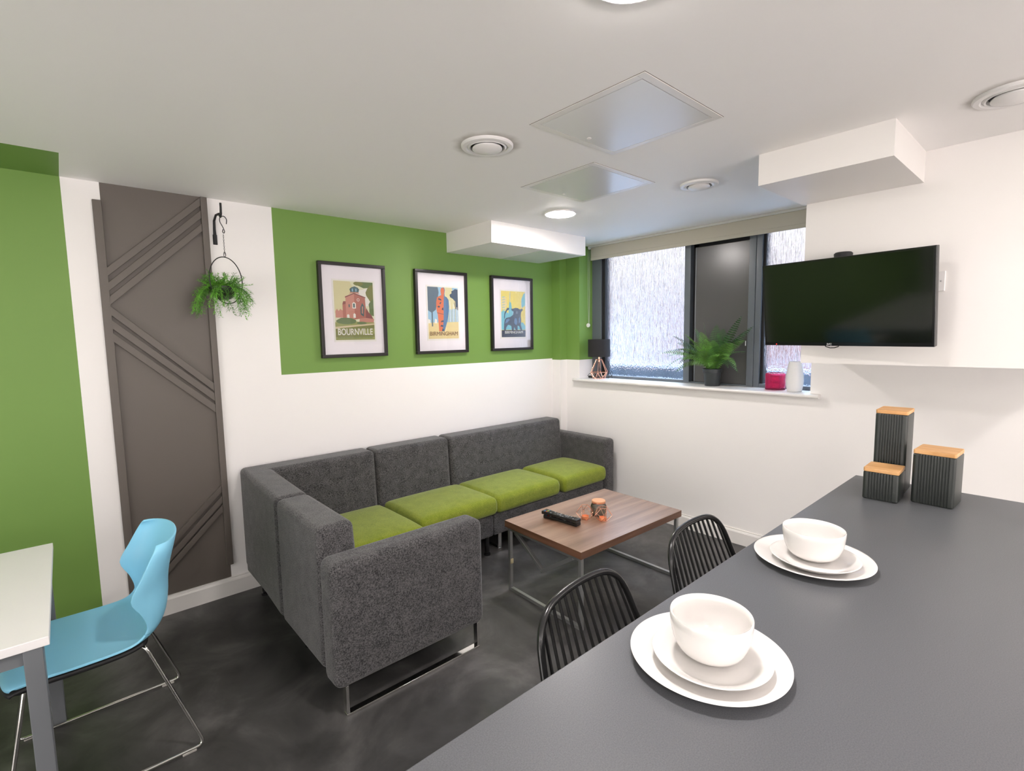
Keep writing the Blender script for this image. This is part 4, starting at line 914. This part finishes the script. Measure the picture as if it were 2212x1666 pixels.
# fern
fp = thing('potted_fern', 'green fern in a black plastic pot in the middle of the window sill', 'potted plant', (3.592, 1.806, SZ))
MB().lathe([(0.0001, 0.0), (0.050, 0.0), (0.052, 0.004), (0.061, 0.098), (0.067, 0.100), (0.069, 0.126), (0.065, 0.127), (0.062, 0.104), (0.0001, 0.104)], seg=40).build('pot', mat('dark_grey_plastic_pot', (0.028, 0.034, 0.036), 0.4), fp, smooth=True, angle=40)
MB().lathe([(0.062, 0.104), (0.03, 0.110), (0.0001, 0.112)], seg=24).build('soil', mat('dark_soil', (0.02, 0.013, 0.008), 0.95), fp)
rr = random.Random(4)
def frond(tip, lift, mi, wd=0.030, n=24):
    p0 = Vector((rr.uniform(-.015, .015), rr.uniform(-.015, .015), 0.108)); tip = Vector(tip)
    midp = p0*0.5 + tip*0.5 + Vector((0, 0, lift)); ps = [p0*(1-t_)**2 + midp*2*t_*(1-t_) + tip*t_*t_ for t_ in [i/n for i in range(n+1)]]
    m = MB(); m.tube(ps, [0.0018*(1-i/n)+0.0004 for i in range(n+1)], 5)
    tw = rr.uniform(-0.5, 0.5)
    for i in range(2, n+1):
        t_ = i/n; d = (ps[i]-ps[i-1]).normalized(); s_ = d.cross(Vector((0.25, 0, 1))); s_.normalize(); nn = s_.cross(d); s_ = (s_*math.cos(tw)+nn*math.sin(tw)).normalized()
        L_ = wd*min(1, 0.35+2.0*t_)*(1-t_**4*0.85)
        for sg in (-1, 1):
            dd = (s_*sg + d*0.18 + Vector((0, 0, -0.12))).normalized(); w2 = min(L_*0.16+0.0012, 0.30*(ps[i]-ps[i-1]).length); base = ps[i]
            k_ = d; vs = [base - k_*w2*0.6, base + k_*w2*0.6, base+dd*L_*0.45+k_*w2, base+dd*L_*0.45-k_*w2*0.8, base+dd*L_*0.8+k_*w2*0.6, base+dd*L_*0.8-k_*w2*0.5, base+dd*L_+Vector((0, 0, -0.12*L_))]
            m.add(vs, [(0, 1, 2, 3), (3, 2, 4, 5), (5, 4, 6)])
    m.build('frond', M_fern if mi == 0 else M_fern2, fp)
def T(y, z, x=0.0): return (x, y-1.806, z-SZ)
spec = [(T(1.614, 1.605, 0.02), .05, 1), (T(1.535, 1.535, 0.03), .06, 1), (T(1.896, 1.570, 0.03), .03, 1), (T(2.105, 1.478, -0.05), .08, 1), (T(2.185, 1.345, -0.06), .12, 0), (T(2.150, 1.228, -0.07), .19, 0), (T(1.586, 1.262, -0.10), .17, 0), (T(2.0, 1.49, -0.06), .08, 0), (T(1.71, 1.52, -0.04), .06, 1), (T(1.86, 1.50, -0.08), .05, 0),
        (T(1.62, 1.42, -0.09), .08, 0), (T(1.75, 1.44, -0.11), .06, 0), (T(1.93, 1.42, -0.12), .07, 0), (T(2.06, 1.37, -0.11), .12, 1), (T(1.97, 1.30, -0.15), .12, 0), (T(1.70, 1.33, -0.14), .12, 0), (T(1.84, 1.36, -0.15), .09, 0), (T(1.60, 1.50, 0.05), .06, 1), (T(2.04, 1.27, -0.06), .16, 1), (T(1.66, 1.25, -0.06), .14, 1), (T(1.80, 1.55, 0.04), .03, 1), (T(1.56, 1.36, -0.02), .10, 1), (T(1.90, 1.26, -0.13), .10, 0), (T(1.76, 1.26, -0.13), .10, 0),
        (T(2.08, 1.42, -0.02), .10, 1), (T(2.12, 1.32, -0.10), .14, 0), (T(1.96, 1.53, 0.02), .05, 1), (T(1.68, 1.47, -0.02), .06, 1), (T(1.58, 1.44, 0.0), .08, 0), (T(1.64, 1.33, -0.10), .13, 0), (T(1.99, 1.38, -0.14), .10, 0), (T(1.88, 1.43, -0.13), .07, 0), (T(1.80, 1.45, -0.12), .06, 0), (T(1.72, 1.40, -0.14), .09, 1), (T(2.03, 1.21, -0.12), .14, 0), (T(1.60, 1.22, -0.04), .15, 1)]
for tp, lf, mi in spec: frond(tp, lf, mi, 0.058 if lf < 0.1 else 0.050)

# votive and vase
vt = MB(); pr = [(0.058, 0.0), (0.060, 0.004)]
for i in range(12): z = 0.008+i*0.0083; pr += [(0.0615, z), (0.0585, z+0.0041)]
pr += [(0.060, 0.106), (0.055, 0.112), (0.046, 0.114), (0.046, 0.110), (0.052, 0.104), (0.054, 0.02), (0.050, 0.010), (0.0001, 0.008)]
pr = [(0.0001, 0.0)] + pr
vo = vt.lathe(pr, seg=84, ribs=1, ramp=0.03).build('votive_holder', M_votive, None, smooth=True, angle=25); vo.location = (3.612, 1.368, SZ)
tag(vo, 'magenta dimpled glass candle holder on the sill beside the white vase', 'candle holder')
vs_ = MB().lathe([(0.0001, 0), (0.040, 0), (0.044, 0.004), (0.050, 0.040), (0.053, 0.070), (0.051, 0.105), (0.043, 0.16), (0.037, 0.188), (0.036, 0.196), (0.034, 0.196), (0.036, 0.186), (0.046, 0.10), (0.04, 0.01), (0.0001, 0.008)], seg=72, ribs=1, ramp=-0.022).build('flower_vase', M_vase, None, smooth=True, angle=60)
vs_.location = (3.568, 1.232, SZ); tag(vs_, 'white ribbed vase at the right end of the window sill', 'vase')
